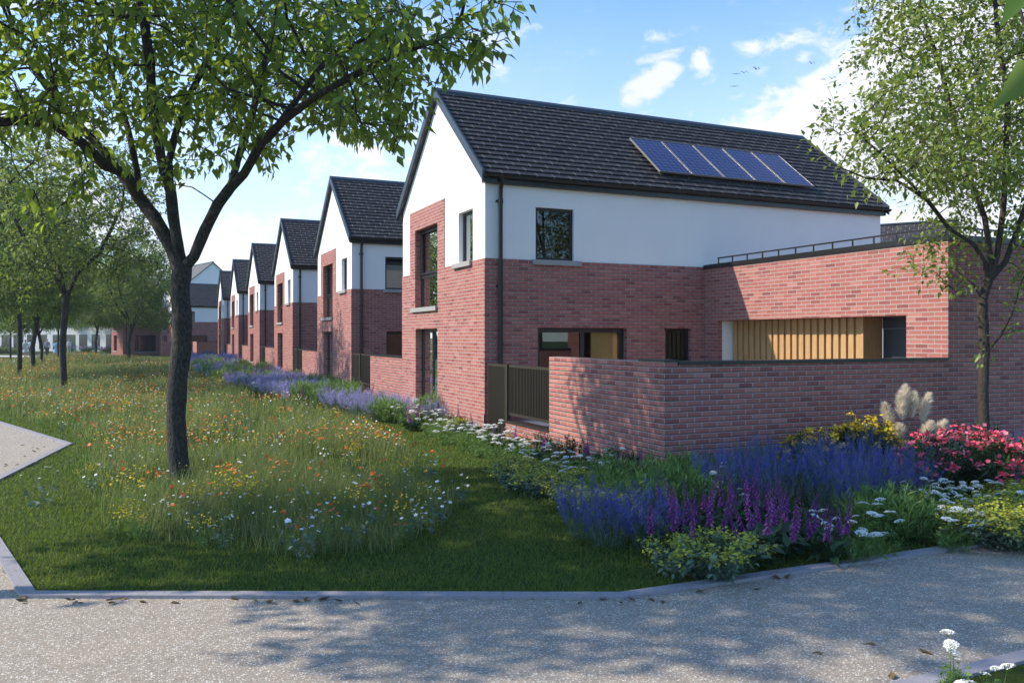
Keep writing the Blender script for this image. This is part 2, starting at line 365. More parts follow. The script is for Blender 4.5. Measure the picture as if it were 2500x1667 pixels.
def window(name, f, u0,u1,v0,v1, parent, dep=.13, bars_v=(), bars_h=(), sill=True, room=.9, fw=.055, sash=None, curtain=None, over=(.05,.05)):
    fr=MB(); D0,D1=dep,dep+.06
    mbox(fr,f,(u0,v0,D0),(u0+fw,v1,D1)); mbox(fr,f,(u1-fw,v0,D0),(u1,v1,D1))
    mbox(fr,f,(u0+fw,v0,D0),(u1-fw,v0+fw,D1)); mbox(fr,f,(u0+fw,v1-fw,D0),(u1-fw,v1,D1))
    for b in bars_v: mbox(fr,f,(b-fw/2,v0+fw,D0+.002),(b+fw/2,v1-fw,D1-.002))
    for b in bars_h: mbox(fr,f,(u0+fw,b-fw*.7,D0-.004),(u1-fw,b+fw*.7,D1+.004))
    if sash:                                # an opening light standing proud of the frame
        a,b,c,d=sash; g=.05
        mbox(fr,f,(a,c,D0-.035),(a+g,d,D0-.001)); mbox(fr,f,(b-g,c,D0-.035),(b,d,D0-.001)); mbox(fr,f,(a+g,c,D0-.035),(b-g,c+g,D0-.001)); mbox(fr,f,(a+g,d-g,D0-.035),(b-g,d,D0-.001))
    w=fr.build(name,M['frame'],parent)
    p=MB(); dm=(D0+D1)/2
    p.quad(f(u0+.02,v0+.02,dm),f(u1-.02,v0+.02,dm),f(u1-.02,v1-.02,dm),f(u0+.02,v1-.02,dm)); p.build('pane',M['glass'],w)
    r=MB(); a0=D1+.01; a1=a0+room
    r.quad(f(u0,v0,a1),f(u1,v0,a1),f(u1,v1,a1),f(u0,v1,a1))
    for (p_,q_) in (((u0,v0),(u0,v1)),((u1,v0),(u1,v1)),((u0,v0),(u1,v0)),((u0,v1),(u1,v1))):
        r.quad(f(p_[0],p_[1],a0),f(q_[0],q_[1],a0),f(q_[0],q_[1],a1),f(p_[0],p_[1],a1))
    r.build('room_lining',M['room'],w)
    if curtain:
        c=MB(); a,b=curtain; n=max(4,int(abs(b-a)/.05)); k0=len(c.v)
        for i in range(n):
            x0=a+(b-a)*i/n; x1=a+(b-a)*(i+1)/n; y0=a0+.05+.02*(i%2); y1=a0+.05+.02*((i+1)%2)
            c.quad(f(x0,v0+.03,y0),f(x1,v0+.03,y1),f(x1,v1-.03,y1),f(x0,v1-.03,y0))
        c.build('curtain',M['curtain'],w)
    if sill:
        s=MB(); mbox(s,f,(u0-over[0],v0-.11,-.065),(u1+over[1],v0-.001,dep-.002)); s.build('sill',M['sill'],w,bevel=.006)
    return w
ZE, SL = 5.32, .816
def zr(y): y=min(y,W-y); return ZE+SL*(y+.12)
def make_house(detail=True):
    h=empty('gabled_house',(0,0,0))
    H=[(2.94,4.69,2.74,4.72),(2.94,4.64,.44,2.21),(.70,1.57,3.63,4.74)]
    def kg(u,v):
        for a,b,c,d in H:
            if a<u<b and c<v<d: return 'hole'
        if v<PL: return 'plinth'
        if v<BL or (2.47<u<5.13 and v<5.22): return 'brick'
        return 'render'
    ub=[0,2.47,5.13,W]+[x for q in H for x in q[:2]]; vb=[0,PL,BL,5.22,5.33]+[x for q in H for x in q[2:]]
    S2=[(1.17,2.08,3.63,4.74),(1.21,3.41,.40,2.20),(4.41,5.15,1.0,2.20)]
    def ks(u,v):
        for a,b,c,d in S2:
            if a<u<b and c<v<d: return 'hole'
        return 'plinth' if v<PL-.05 else ('brick' if v<BL else 'render')
    us=[0,L]+[x for q in S2 for x in q[:2]]; vs=[0,PL-.05,BL,5.26]+[x for q in S2 for x in q[2:]]
    b=MB()
    cells(b,mp_gable,ub,vb,kg,'brick',0,.2,('hole','render')); cells(b,mp_gable,ub,vb,kg,'plinth',-.014,.2,('hole','brick'))
    cells(b,mp_side,us,vs,ks,'brick',0,.2,('hole','render')); cells(b,mp_side,us,vs,ks,'plinth',-.012,.2,('hole','brick'))
    b.quad(mp_far(0,0,0),mp_far(L,0,0),mp_far(L,BL,0),mp_far(0,BL,0)); b.quad(mp_back(0,0,0),mp_back(W,0,0),mp_back(W,BL,0),mp_back(0,BL,0))
    b.build('brick_wall',M['brick'],h)
    r=MB(); lim=(.02,W-.02); lims=(.02,L-.02)
    cells(r,mp_gable,ub,vb,kg,'render',.02,.22,('hole',),lim); cells(r,mp_side,us,vs,ks,'render',.02,.22,('hole',),lims)
    r.poly([(.02,.02,5.33),(.02,W-.02,5.33),(.02,W/2,zr(W/2)-.13)])
    for f_,n_ in ((mp_far,L),(mp_back,W)): r.quad(f_(.02,BL,.02),f_(n_-.02,BL,.02),f_(n_-.02,5.33,.02),f_(.02,5.33,.02))
    r.poly([(L-.02,.02,5.33),(L-.02,W-.02,5.33),(L-.02,W/2,zr(W/2)-.13)])
    r.build('rendered_wall',M['render'],h)
    # windows and doors
    window('window',mp_gable,2.94,4.69,2.74,4.72,h,dep=.17,bars_h=(3.53,),sash=(3.02,4.63,3.58,4.67),over=(.02,.2))
    dr=window('patio_door',mp_gable,2.94,4.64,.44,2.21,h,dep=.17,bars_v=(3.80,),fw=.075,over=(.10,.10),curtain=(2.98,3.35))
    hd=MB(); mbox(hd,mp_gable,(3.74,1.2,.11),(3.765,1.45,.14)); mbox(hd,mp_gable,(3.74,1.21,.14),(3.765,1.24,.17)); mbox(hd,mp_gable,(3.74,1.41,.14),(3.765,1.44,.17)); hd.build('handle',M['alu'],dr)
    window('window',mp_gable,.70,1.57,3.63,4.74,h,dep=.13,over=(.0,.22),curtain=(1.2,1.52))
    window('window',mp_side,1.17,2.08,3.63,4.74,h,dep=.08,over=(.10,.16),fw=.06)
    d2=window('patio_door',mp_side,1.21,3.41,.40,2.20,h,dep=.14,bars_v=(2.36,),fw=.10,sill=True,over=(.02,.02))
    window('window',mp_side,4.41,5.15,1.0,2.20,h,dep=.12,fw=.05,over=(.03,.03),curtain=(4.44,4.6))
    # roof
    ns=19; sl=math.hypot(1,SL); 
    rf=MB()
    x0,x1=-.07,L+.06
    for side in (0,1):
        def P(x,s,lift):
            y=-.12+s/sl; z=ZE+SL*(y+.12)
            y-=SL/sl*lift; z+=lift/sl
            return (x,y if side==0 else W-y,z)
        tot=(W/2+.12)*sl; step=tot/ns
        for i in range(ns):
            s0=i*step; s1=s0+step+.02
            rf.quad(P(x0,s0,.055),P(x1,s0,.055),P(x1,s1,.022),P(x0,s1,.022)); rf.quad(P(x0,s0,.0),P(x1,s0,.0),P(x1,s0,.055),P(x0,s0,.055))
        rf.quad(P(x0,0,-.1),P(x1,0,-.1),P(x1,tot,-.1),P(x0,tot,-.1))
        for x in (x0,x1): rf.quad(P(x,0,-.1),P(x,tot,-.1),P(x,tot,.02),P(x,0,.02))
    def ruv(co,p): 
        y=min(co.y,W-co.y); return (co.x+.07,(y+.12)*sl+.05 if abs(p.normal.z)>.3 else 0.15)
    roof=rf.build('roof',M['roof'],h,uv=ruv)
    rc=MB(); zc=zr(W/2)+.05
    rc.poly([(x0-.03,W/2-.11,zc-.11),(x0-.03,W/2-.10,zc-.02),(x0-.03,W/2,zc+.05),(x0-.03,W/2+.10,zc-.02),(x0-.03,W/2+.11,zc-.11)])
    pr=[(W/2-.13,zc-.12),(W/2-.11,zc-.03),(W/2,zc+.055),(W/2+.11,zc-.03),(W/2+.13,zc-.12)]
    for (a,b_) in zip(pr[:-1],pr[1:]): rc.quad((x0-.035,a[0],a[1]),(x1+.03,a[0],a[1]),(x1+.03,b_[0],b_[1]),(x0-.035,b_[0],b_[1]))
    rc.build('ridge_cap',M['slate_metal'],roof)
    for xe in (x0-.045,x1-.005):
        for side in (0,1):
            v=MB(); tot=(W/2+.14)
            def Q(y,l,x): 
                z=ZE+SL*(y+.12)+l
                return (x,y if side==0 else W-y,z)
            a,b_=-.16,W/2+.0; xs=(xe,xe+.05)
            c=[Q(a,-.12,xs[0]),Q(b_,-.12,xs[0]),Q(b_,.11,xs[0]),Q(a,.11,xs[0])]; d=[(xs[1],)+tuple(q[1:]) for q in c]
            v.poly(c); v.poly(d); v.quad(c[0],c[1],d[1],d[0]); v.quad(c[3],c[2],d[2],d[3]); v.quad(c[0],c[3],d[3],d[0])
            v.build('verge_trim',M['slate_metal'],roof)
    for side in (0,1):
        g=MB(); yy=lambda y: y if side==0 else W-y; n=8
        cy,cz,rr=-.16,ZE-.01,.062
        for i in range(n):
            a0=PI+PI*i/n; a1=PI+PI*(i+1)/n
            p=(cy+rr*math.cos(a0),cz+rr*math.sin(a0)); q=(cy+rr*math.cos(a1),cz+rr*math.sin(a1))
            g.quad((x0,yy(p[0]),p[1]),(x1+.06,yy(p[0]),p[1]),(x1+.06,yy(q[0]),q[1]),(x0,yy(q[0]),q[1]))
            for x in (x0,x1+.06): g.poly([(x,yy(cy),cz),(x,yy(p[0]),p[1]),(x,yy(q[0]),q[1])])
        g.build('gutter',M['black_metal'],h)
        fb=MB(); ya,yb=sorted((yy(-.095),yy(.018))); fb.box((x0+.01,ya,ZE-.17),(x1-.01,yb,ZE-.03)); fb.build('fascia',M['black_metal'],h)
    d=MB(); px=.33
    d.tube([(px,-.16,ZE-.05),(px,-.15,ZE-.13),(px,-.075,ZE-.26),(px,-.065,ZE-.4),(px,-.065,.02)],.045,10)
    for z in (4.75,3.0,1.3): d.tube([(px,-.065,z),(px,-.065,z+.10)],.054,10); d.box((px-.075,-.03,z+.03),(px+.075,.018,z+.07))
    d.build('downpipe',M['black_metal'],h,smooth=False)
    return h
house=make_house()
HX,HY0,STEP=6.40,15.56,11.72
houses=[]
ordn=['nearest gabled house, white gable with tall brick panel and solar roof','second gabled house in the row, with roller blind in its side window','third gabled house in the row, white gable over red brick','fourth gabled house in the row, white gable over red brick','fifth gabled house in the row, small white gable over brick','sixth and farthest gabled house of the row, smallest white gable']
for i in range(6):
    h=house if i==0 else copy_tree(house)
    h.location=(HX,HY0+i*STEP,0); tag(h,ordn[i],'house','gabled houses along the flower bed'); houses.append(h)
def child(h,name,nth=0):
    c=sorted([o for o in h.children if o.name.split('.')[0]==name],key=lambda o:o.name); return c[nth]
# the side bedroom window of the second house has a blind; the nearest patio door shows an oak cupboard inside
def kids(h,name): return [o for o in h.children if o.name.split('.')[0]==name]
for hh,which in ((houses[1],'blind'),(houses[0],'wood')):
    for w in kids(hh,'window' if which=='blind' else 'patio_door'):
        bb=[Vector(c) for c in w.bound_box]; cx=sum(c.x for c in bb)/8; cz=sum(c.z for c in bb)/8
        if which=='blind' and abs(cx-1.62)<.2 and cz>4:
            b=MB(); b.box((1.23,.155,3.66),(2.02,.165,4.47)); b.box((1.22,.15,3.655),(2.03,.17,3.675)); b.build('roller_blind',M['blind'],w)
        if which=='wood' and abs(cx-2.31)<.3:
            b=MB(); b.box((2.62,.22,.44),(3.29,.26,2.13)); b.build('cupboard_door',M['door_wood'],w)
# solar panels on the near slope of the first house
sl=math.hypot(1,SL); nrmv=Vector((0,-SL/sl,1/sl)); upv=Vector((0,1/sl,SL/sl))
def roofpt(u,v,lift=.12):                   # ray against lifted roof plane
    r=ray(u,v); o=Vector((0,0,EYE)); p0=Vector((HX,HY0-.12,ZE))+nrmv*lift
    t=(p0-o).dot(nrmv)/r.dot(nrmv); return o+r*t
q=[roofpt(1540.8,340.3),roofpt(1609.7,423.5),roofpt(1908,382),roofpt(1977,453.6)]
sx0=(q[0].x+q[1].x)/2; sx1=(q[2].x+q[3].x)/2
sv=[(p-Vector((HX,HY0-.12,ZE))).dot(upv) for p in q]; sb=(sv[1]+sv[3])/2; st=(sv[0]+sv[2])/2
print('SOLAR',sx0,sx1,sb,st)
pw=(sx1-sx0)/5; ph=st-sb
def make_panel():
    o=empty('solar_panel',(0,0,0)); w,h_=pw-.025,ph; fw=.014
    f=MB(); f.box((0,0,0),(fw,h_,.045)); f.box((w-fw,0,0),(w,h_,.045)); f.box((fw,0,0),(w-fw,fw,.045)); f.box((fw,h_-fw,0),(w-fw,h_,.045)); f.box((.1,.2,-.08),(w-.1,.25,0)); f.box((.1,h_-.25,-.08),(w-.1,h_-.2,0)); f.build('frame',M['alu'],o)
    c=MB(); c.box((fw,fw,.005),(w-fw,h_-fw,.036)); c.build('solar_cells',M['solar'],o); return o
pn=make_panel()
for i in range(5):
    o=pn if i==0 else copy_tree(pn)
    o.location=Vector((sx0+i*pw,HY0-.12,ZE))+upv*sb+nrmv*.11; o.rotation_euler=(math.atan(SL),0,0)
    tag(o,['leftmost of the five blue solar panels on the near tiled roof','second from the left of five blue solar panels on the roof','middle one of the five blue solar panels on the tiled roof','second from the right of five blue solar panels on the roof','rightmost of the five blue solar panels on the near tiled roof'][i],'solar panel','solar panels on the nearest roof')
# ---- garden walls, gates and railings between the houses
def garden_wall(y0,y1,top,label,x=HX,th=.22,coping=True):
    o=empty('garden_wall',(x,y0,0),0,label,'wall')
    b=MB(); b.box((0,0,0),(th,y1-y0,top)); b.build('brickwork',M['brick'],o)
    if coping: c=MB(); c.box((-.02,.0,top+.001),(th+.02,y1-y0,top+.05)); c.build('coping',M['black_metal'],o)
    return o
def make_gate():
    g=empty('slatted_gate',(0,0,0)); top,bot=1.47,.06
    f=MB(); w=.93
    f.box((-.02,0,bot),(.03,.05,top)); f.box((-.02,w-.05,bot),(.03,w,top)); f.box((-.02,.05,top-.05),(.03,w-.05,top)); f.box((-.02,.05,bot),(.03,w-.05,bot+.05)); f.build('frame',M['bronze_metal'],g)
    s=MB(); n=17
    for i in range(n):
        y=.07+(w-.16)*i/(n-1); s.box((-.015,y,bot+.05),(.025,y+.022,top-.05))
    s.build('slats',M['bronze_metal'],g)
    p=MB(); p.box((-.03,-.075,0),(.04,-.01,top+.01)); p.build('post',M['bronze_metal'],g)
    return g
def make_rail(w):
    g=empty('metal_railing',(0,0,0)); top,bot=1.47,.50
    f=MB(); f.box((-.02,0,bot),(.03,.05,top)); f.box((-.02,w-.04,bot),(.03,w,top)); f.box((-.02,.05,top-.05),(.03,w-.04,top)); f.box((-.02,.05,bot),(.03,w-.04,bot+.05)); f.build('frame',M['bronze_metal'],g)
    s=MB(); n=int(w/.068)
    for i in range(n):
        y=.075+(w-.15)*i/(n-1); s.box((-.012,y-.01,bot+.05),(.022,y+.012,top-.05))
    s.build('slats',M['bronze_metal'],g); return g
def make_plinth(w,label):
    o=empty('low_wall',(0,0,0)); b=MB(); b.box((0,0,0),(.22,w,.355)); b.build('brickwork',M['brick'],o); c=MB(); c.box((-.015,0,.356),(.235,w,.395)); c.build('coping',M['bronze_metal'],o); return o
gate=make_gate(); rail=make_rail(1.85); plinth=make_plinth(1.85,''); rail2=make_rail(1.43); plinth2=make_plinth(1.43,'')
names=['nearest','second','third','fourth','fifth','sixth']
for i in range(6):
    yb=HY0+i*STEP
    g=gate if i==0 else copy_tree(gate); g.location=(HX+.06,yb-1.21+.22,0)
    tag(g,'dark bronze slatted gate beside the front corner of the '+names[i]+' gabled house','gate','slatted gates by the gable walls')
    if i==0: r,p,w=rail,plinth,1.85
    else:
        r=rail2 if i==1 else copy_tree(rail2); p=plinth2 if i==1 else copy_tree(plinth2); w=1.43
    y=yb-1.07-w; r.location=(HX+.08,y,0); p.location=(HX,y,0)
    tag(r,'dark vertical-slat railing on the low wall in front of the '+names[i]+' gabled house garden','railing','slat railings beside the gates')
    tag(p,'low brick wall carrying the slat railing of the '+names[i]+' gabled house','wall','low walls under the railings')
    if i>0:
        y0=HY0+(i-1)*STEP+W
        garden_wall(y0+.003,yb-1.07-w-.002,1.44,'brick garden wall with dark coping between the '+names[i-1]+' and '+names[i]+' gabled houses')['group']='garden walls between houses'
gx1=HY0-1.07-1.85
# L-shaped garden wall of the first house (front face along the bed, return to the extension)
gw=empty('garden_wall',(HX,9.22,0),0,'large L-shaped brick garden wall round the nearest patio, dark coping on its right arm','wall')
b=MB(); th=.22; top=1.665
b.box((0,0,0),(th,gx1-9.22-.002,top)); b.box((th,0,0),(11.9-HX-.003,th,top-.045)); b.build('brickwork',M['brick'],gw)
c=MB(); c.box((-.005,-.025,top-.044),(11.9-HX-.003,th+.02,top+.004)); 
c=MB(); c.box((th+.001,-.022,top-.044),(11.9-HX-.003,th+.02,top+.006)); c.box((-.012,-.022,top+.001),(th,.62,top+.03)) ; c.build('coping',M['black_metal'],gw)
# patio paving behind the wall
def sheet(name,pts,z,mat,kind='structure'):
    m=MB(); m.poly([(p[0],p[1],z) for p in pts]); o=m.build(name,mat,None); return tag(o,kind=kind)
def slab(name,pts,z0,z1,mat):
    m=MB(); n=len(pts); m.poly([(p[0],p[1],z1) for p in pts])
    for i in range(n): a,b_=pts[i],pts[(i+1)%n]; m.quad((a[0],a[1],z0),(b_[0],b_[1],z0),(b_[0],b_[1],z1),(a[0],a[1],z1))
    return tag(m.build(name,mat,None),kind='structure')
slab('patio',[(HX+.24,9.46),(18,9.46),(18,HY0-.02),(HX+.24,HY0-.02)],0,.27,M['paving'])
# ---- single-storey side extension
AX,AY0,AY1,AT=11.9,9.22,15.54,3.57
an=empty('brick_extension',(AX,AY0,0),0,'single-storey red brick side extension with timber-lined porch opening and dark roof edge','extension')
def fa(u,v,d): return (d,u,v)
def ka(u,v): return 'hole' if (.80<u<5.83 and v<2.375) else 'brick'
b=MB(); LA=AY1-AY0
cells(b,fa,[0,.80,5.83,LA],[0,2.375,AT],ka,'brick',0,.12,('hole',))
b.quad((0,0,0),(12,0,0),(12,0,AT),(0,0,AT)); b.quad((.02,.02,AT-.1),(12,.02,AT-.1),(12,LA,AT-.1),(.02,LA,AT-.1))
b.quad((.12,.6,2.375),(.12,6.1,2.375),(2.2,6.1,2.375),(2.2,.6,2.375))
b.build('brick_wall',M['brick'],an)
p=MB(); p.box((.121,LA-.49,.27),(2.2,LA-.45,2.37)); p.build('white_end_wall',M['render'],an)
p=MB(); y0=11.28-AY0; y1=LA-.51
p.box((.42,y0,.27),(.47,y1,2.37)); 
n=20; w=(y1-y0-.04)/n
for i in range(n):
    yy=y0+.04+i*w; p.box((.375,yy+.04*w,.27),(.419,yy+.66*w,2.369))
p.box((.36,y0-.012,.27),(.419,y0+.045,2.369))
p.box((.419,y0-.01,.27),(.86,y0-.001,2.369))
p.build('timber_cladding',M['timber'],an)
p=MB(); p.box((.86,.5,.27),(.90,y0-.02,2.16)); p.box((.85,.5,2.161),(.90,y0-.02,2.37)); p.build('dark_door',M['dark_door'],an)
p=MB(); p.box((-.025,-.025,AT+.001),(.30,LA-.001,AT+.095)); p.box((.301,-.025,AT+.001),(12,.30,AT+.095)); cp=p.build('coping',M['black_metal'],an)
p=MB(); rz=AT+.095
zt=rz+.125
n=13
for i in range(n):
    yy=.12+(LA-.5)*i/(n-1); p.box((.11,yy,rz),(.13,yy+.025,zt))
p.box((.105,.10,zt),(.135,LA-.34,zt+.028))
for i in range(1,12):
    xx=.12+i*.85; p.box((xx,.11,rz),(xx+.025,.13,zt))
p.box((.14,.105,zt),(11,.135,zt+.028))
p.build('roof_rail',M['black_metal'],an)
# ---- end of the street: more houses, simple shapes with their own parts
def far_house(loc,rz,label,scale=1.0,group='houses closing the far end of the green'):
    o=copy_tree(houses[3]); o.location=loc; o.rotation_euler=(0,0,rz); o.scale=(scale,)*3
    return tag(o,label,'house',group)
a7=math.radians(13)
p7=Vector((3.15,93,0))
far_house(p7,a7,'brick and white house at the end of the row, its roof behind the big trunk')
d7=Vector((-math.sin(a7),math.cos(a7),0)); x7=Vector((math.cos(a7),math.sin(a7),0))
far_house(p7+x7*-3.4+d7*7.5,a7,'brick and white house left of the big trunk, seen between park trees')
sp=copy_tree(pn); sp.location=p7+x7*6.0+Vector((0,0,0))+d7*.55+Vector((0,0,6.0)); sp.rotation_euler=(math.atan(SL),0,a7); sp.scale=(1.5,1.4,1); tag(sp,'small far solar panel on the end house roof','solar panel')
pc=gnd(480.7,862.5); pc=Vector((4.9,85.6,0))
ew=empty('garden_wall',(4.9,85.6,0),0,'far brick garden wall behind the man, beyond the last gable','wall'); b=MB(); b.box((0,0,0),(9,.22,1.55)); b.box((0,.22,0),(.22,7.5,1.55)); b.box((-3,7.4,0),(-.001,7.62,1.55)); b.build('brickwork',M['brick'],ew); b=MB(); b.box((.23,-.02,1.551),(9,.24,1.6)); b.build('coping',M['black_metal'],ew)
def plain_house(name,w,l,eave,rise,wallm,roofm,label,cat,loc,rz,wins=()):
    o=empty(name,loc,rz,label,cat); b=MB(); b.box((0,0,0),(l,w,eave-.02))
    for x in (0.0,l): b.poly([(x,0,eave-.02),(x,w,eave-.02),(x,w/2,eave+rise-.1)])
    b.build('wall',wallm,o)
    r=MB(); k=math.hypot(w/2+.25,rise)
    for s_ in (0,1):
        f=(lambda y: y) if s_==0 else (lambda y: w-y)
        sl_=rise/(w/2); 
        r.quad((-.2,f(-.25),eave-.25*sl_),(l+.2,f(-.25),eave-.25*sl_),(l+.2,f(w/2),eave+rise),(-.2,f(w/2),eave+rise))
        r.quad((-.2,f(-.25),eave-.25*sl_-.14),(l+.2,f(-.25),eave-.25*sl_-.14),(l+.2,f(w/2),eave+rise-.14),(-.2,f(w/2),eave+rise-.14))
        for x in (-.2,l+.2): r.quad((x,f(-.25),eave-.25*sl_-.14),(x,f(w/2),eave+rise-.14),(x,f(w/2),eave+rise),(x,f(-.25),eave-.25*sl_))
        r.quad((-.2,f(-.25),eave-.25*sl_-.14),(l+.2,f(-.25),eave-.25*sl_-.14),(l+.2,f(-.25),eave-.25*sl_),(-.2,f(-.25),eave-.25*sl_))
    rr=r.build('roof',roofm,o,uv=lambda co,p:(co.x,math.hypot(min(co.y,w-co.y)+.3,(co.z-eave))))
    c=MB(); c.box((-.22,w/2-.1,eave+rise-.02),(l+.22,w/2+.1,eave+rise+.06)); c.build('ridge_cap',M['slate_metal'],rr)
    for (x0,x1,z0,z1) in wins:
        f=MB(); f.box((x0,-.012,z0),(x1,-.001,z1)); f.box((x0-.03,-.06,z0-.06),(x1+.03,-.013,z0-.001)); wn=f.build('window',M['frame'],o)
        g=MB(); nn=2 if x1-x0>1 else 1
        for q_ in range(nn):
            a=x0+.06+(x1-x0)/nn*q_; g.quad((a,-.014,z0+.07),(a+(x1-x0)/nn-.12,-.014,z0+.07),(a+(x1-x0)/nn-.12,-.014,z1-.07),(a,-.014,z1-.07))
        g.build('pane',M['dark_glass'],wn)
    return o
M['dark_glass']=simple('dark_window_glass',(.05,.05,.045),.08,.8)
M['roof_grey']=simple('grey_roof_tiles',(.075,.072,.070),.8,noise=.3,nscale=6)
M['render_warm']=simple('warm_white_render',(.72,.68,.66),.9,.2)
# white gable with grey roof looking over the end house
pA=atd(534,823,118); 
plain_house('white_house',13,16,7.2,5.6,M['render'],M['roof_grey'],'tall white-gabled house with grey roof looming behind the end house','house',(pA.x+5.5,pA.y+2,0),math.radians(105)+0,())
# roof beyond the extension on the right
p1=atd(2150,823,43); p2=atd(2301,823,41.5); dirv=(p2-p1).normalized(); rzr=math.atan2(dirv.y,dirv.x)
q1=p1-dirv*6; nn_=Vector((dirv.y,-dirv.x,0)); q1+=nn_*3.2
plain_house('gabled_house',6.4,9.4,5.1,2.75,M['render'],M['roof'],'house behind the extension, only its dark tiled roof showing over the wall','house',(q1.x,q1.y,0),rzr,())
# long white terrace behind the park trees
pa=gnd(-60,856); pb=gnd(322,858); dv=(pb-pa); ln=dv.length; rzt=math.atan2(dv.y,dv.x)
k=ln/6
for i in range(6):
    o=pa+dv*(i/6); wins=[]
    for t in (.25,.72): wins += [(k*t-.9,k*t+.9 if i%2 else k*t+.5,.35,2.35),(k*t-.7,k*t+.7,3.5,4.9)]
    plain_house('white_house',8,k-.02,5.6,3.0,M['render_warm'],M['roof_grey'],['far white terrace house at the left edge behind the park trees','far white terrace house second from the left edge','third white terrace house from the left behind the walkers','fourth white terrace house from the left behind the tree trunks','fifth white terrace house from the left behind the tree trunks','rightmost white terrace house, beside the brick house'][i],'house',(o.x,o.y,0),rzt,wins)['group']='white terrace behind the trees'
# ------------------------------------------------------------------ ground, path, kerbs
gm=MB(); gm.quad((-900,-300,0),(900,-300,0),(900,1500,0),(-900,1500,0)); tag(gm.build('lawn',M['turf'],None),kind='structure')
kA=[Vector((-14,44,0)),gnd(0,1036),gnd(159,1086),Vector((-2.075,12.25,0)),gnd(48.5,1462),gnd(1526,1465),gnd(2500,1321)]
kA[0]=kA[1]+(kA[1]-kA[2])*6
ext=kA[-1]+(kA[-1]-kA[-2]).normalized()*14; kA.append(ext)
kB=[gnd(2219,1667)-(gnd(2500,1595.7)-gnd(2219,1667)).normalized()*3.0, gnd(2500,1595.7)+(gnd(2500,1595.7)-gnd(2219,1667)).normalized()*12]
path_poly=[p for p in kA]+[kB[1],kB[0],Vector((kB[0].x-1,kB[0].y-8,0)),Vector((-30,-8,0)),Vector((-40,60,0))]
sheet('path',path_poly,.006,M['path'])
def kerb(pts,w,name):
    n=len(pts); off=[]
    for i,p in enumerate(pts):
        d0=(pts[i]-pts[i-1]).normalized() if i>0 else None; d1=(pts[i+1]-pts[i]).normalized() if i<n-1 else None
        n0=Vector((-d0.y,d0.x,0)) if d0 else None; n1=Vector((-d1.y,d1.x,0)) if d1 else None
        m=((n0 or n1)+(n1 or n0)).normalized(); off.append(p+m*(w/max(.3,m.dot(n0 or n1))))
    b=MB(); 
    for i in range(n-1):
        # individual stones about 0.9 m long with fine joints
        a0,a1,c0,c1=pts[i],pts[i+1],off[i],off[i+1]; k=max(1,round((a1-a0).length/.95)) if (a1-a0).length<25 else 12
        for j in range(k):
            t0,t1=j/k+.0003,(j+1)/k-.0003; P=[a0.lerp(a1,t0),a0.lerp(a1,t1),c0.lerp(c1,t1),c0.lerp(c1,t0)]; z=.032
            b.poly([(p.x,p.y,z) for p in P])
            for q_ in range(4): s0,s1=P[q_],P[(q_+1)%4]; b.quad((s0.x,s0.y,-.05),(s1.x,s1.y,-.05),(s1.x,s1.y,z),(s0.x,s0.y,z))
    return tag(b.build(name,M['kerb'],None),kind='structure')
kerb(kA,.115,'kerb'); kerb([kB[1],kB[0]],.115,'kerb')
fp=[(-260,866),(100,868.2),(152,871),(150,883),(100,878),(60,872),(-260,868.5)]
sheet('footpath',[gnd(*p) for p in fp],.012,M['paving'])
# ------------------------------------------------------------------ trees
def colonize(nodes, par, A, D=.3, di=1.6, dk=.55, iters=90, trop=(0,0,.05), seed=1, jit=.15):
    r=np.random.default_rng(seed)
    P=[np.array(p,float) for p in nodes]; par=list(par); A=np.array(A); PA=np.array(P)
    d=np.linalg.norm(A[:,None]-PA[None],axis=2); near=d.argmin(1); dist=d.min(1); alive=dist>dk
    trop=np.array(trop)
    for it in range(iters):
        act=alive&(dist<di)
        if not act.any():
            if not alive.any(): break
            k=np.where(alive)[0][dist[alive].argmin()]; act=np.zeros(len(A),bool); act[k]=True
        idx=np.unique(near[act]); new=[]
        for i in idx:
            s=act&(near==i); v=nrm(A[s]-P[i]).mean(0); v=v/ (np.linalg.norm(v)+1e-6)+trop+r.normal(0,jit,3); v/=np.linalg.norm(v)+1e-9
            q=P[i]+v*D; P.append(q); par.append(int(i)); new.append(len(P)-1)
        Q=np.array([P[i] for i in new]); d=np.linalg.norm(A[:,None]-Q[None],axis=2); m=d.min(1); a=d.argmin(1)
        b=m<dist; near[b]=np.array(new)[a[b]]; dist=np.minimum(dist,m); alive&=dist>dk
        if len(P)>9000: break
    return np.array(P), np.array(par)
def twigs(P, par, seed, hmax=9, num=2, ln=.3, prob=.8, up=.1, ok=None):
    g=np.random.default_rng(seed); n=len(P); hg=np.zeros(n)
    for i in range(n-1,0,-1): hg[par[i]]=max(hg[par[i]],hg[i]+1)
    P=list(P); par=list(par)
    for i in range(1,n):
        if hg[i]>hmax: continue
        d=P[i]-P[par[i]]; d=d/(np.linalg.norm(d)+1e-9)
        for k in range(num):
            if g.random()>prob: continue
            s=g.normal(0,1,3); s-=d*s.dot(d); s/=np.linalg.norm(s)+1e-9
            v=s*.8+d*.6+np.array([0,0,up])+g.normal(0,.15,3); v/=np.linalg.norm(v); q=P[i]; pi=i
            for j in range(2 if g.random()<.6 else 3):
                v=v+g.normal(0,.22,3)+np.array([0,0,-.05]); v/=np.linalg.norm(v); q=q+v*ln*g.uniform(.4,.62)
                if ok is not None and not ok(q[None])[0]: break
                P.append(q); par.append(pi); pi=len(P)-1
    return np.array(P),np.array(par)
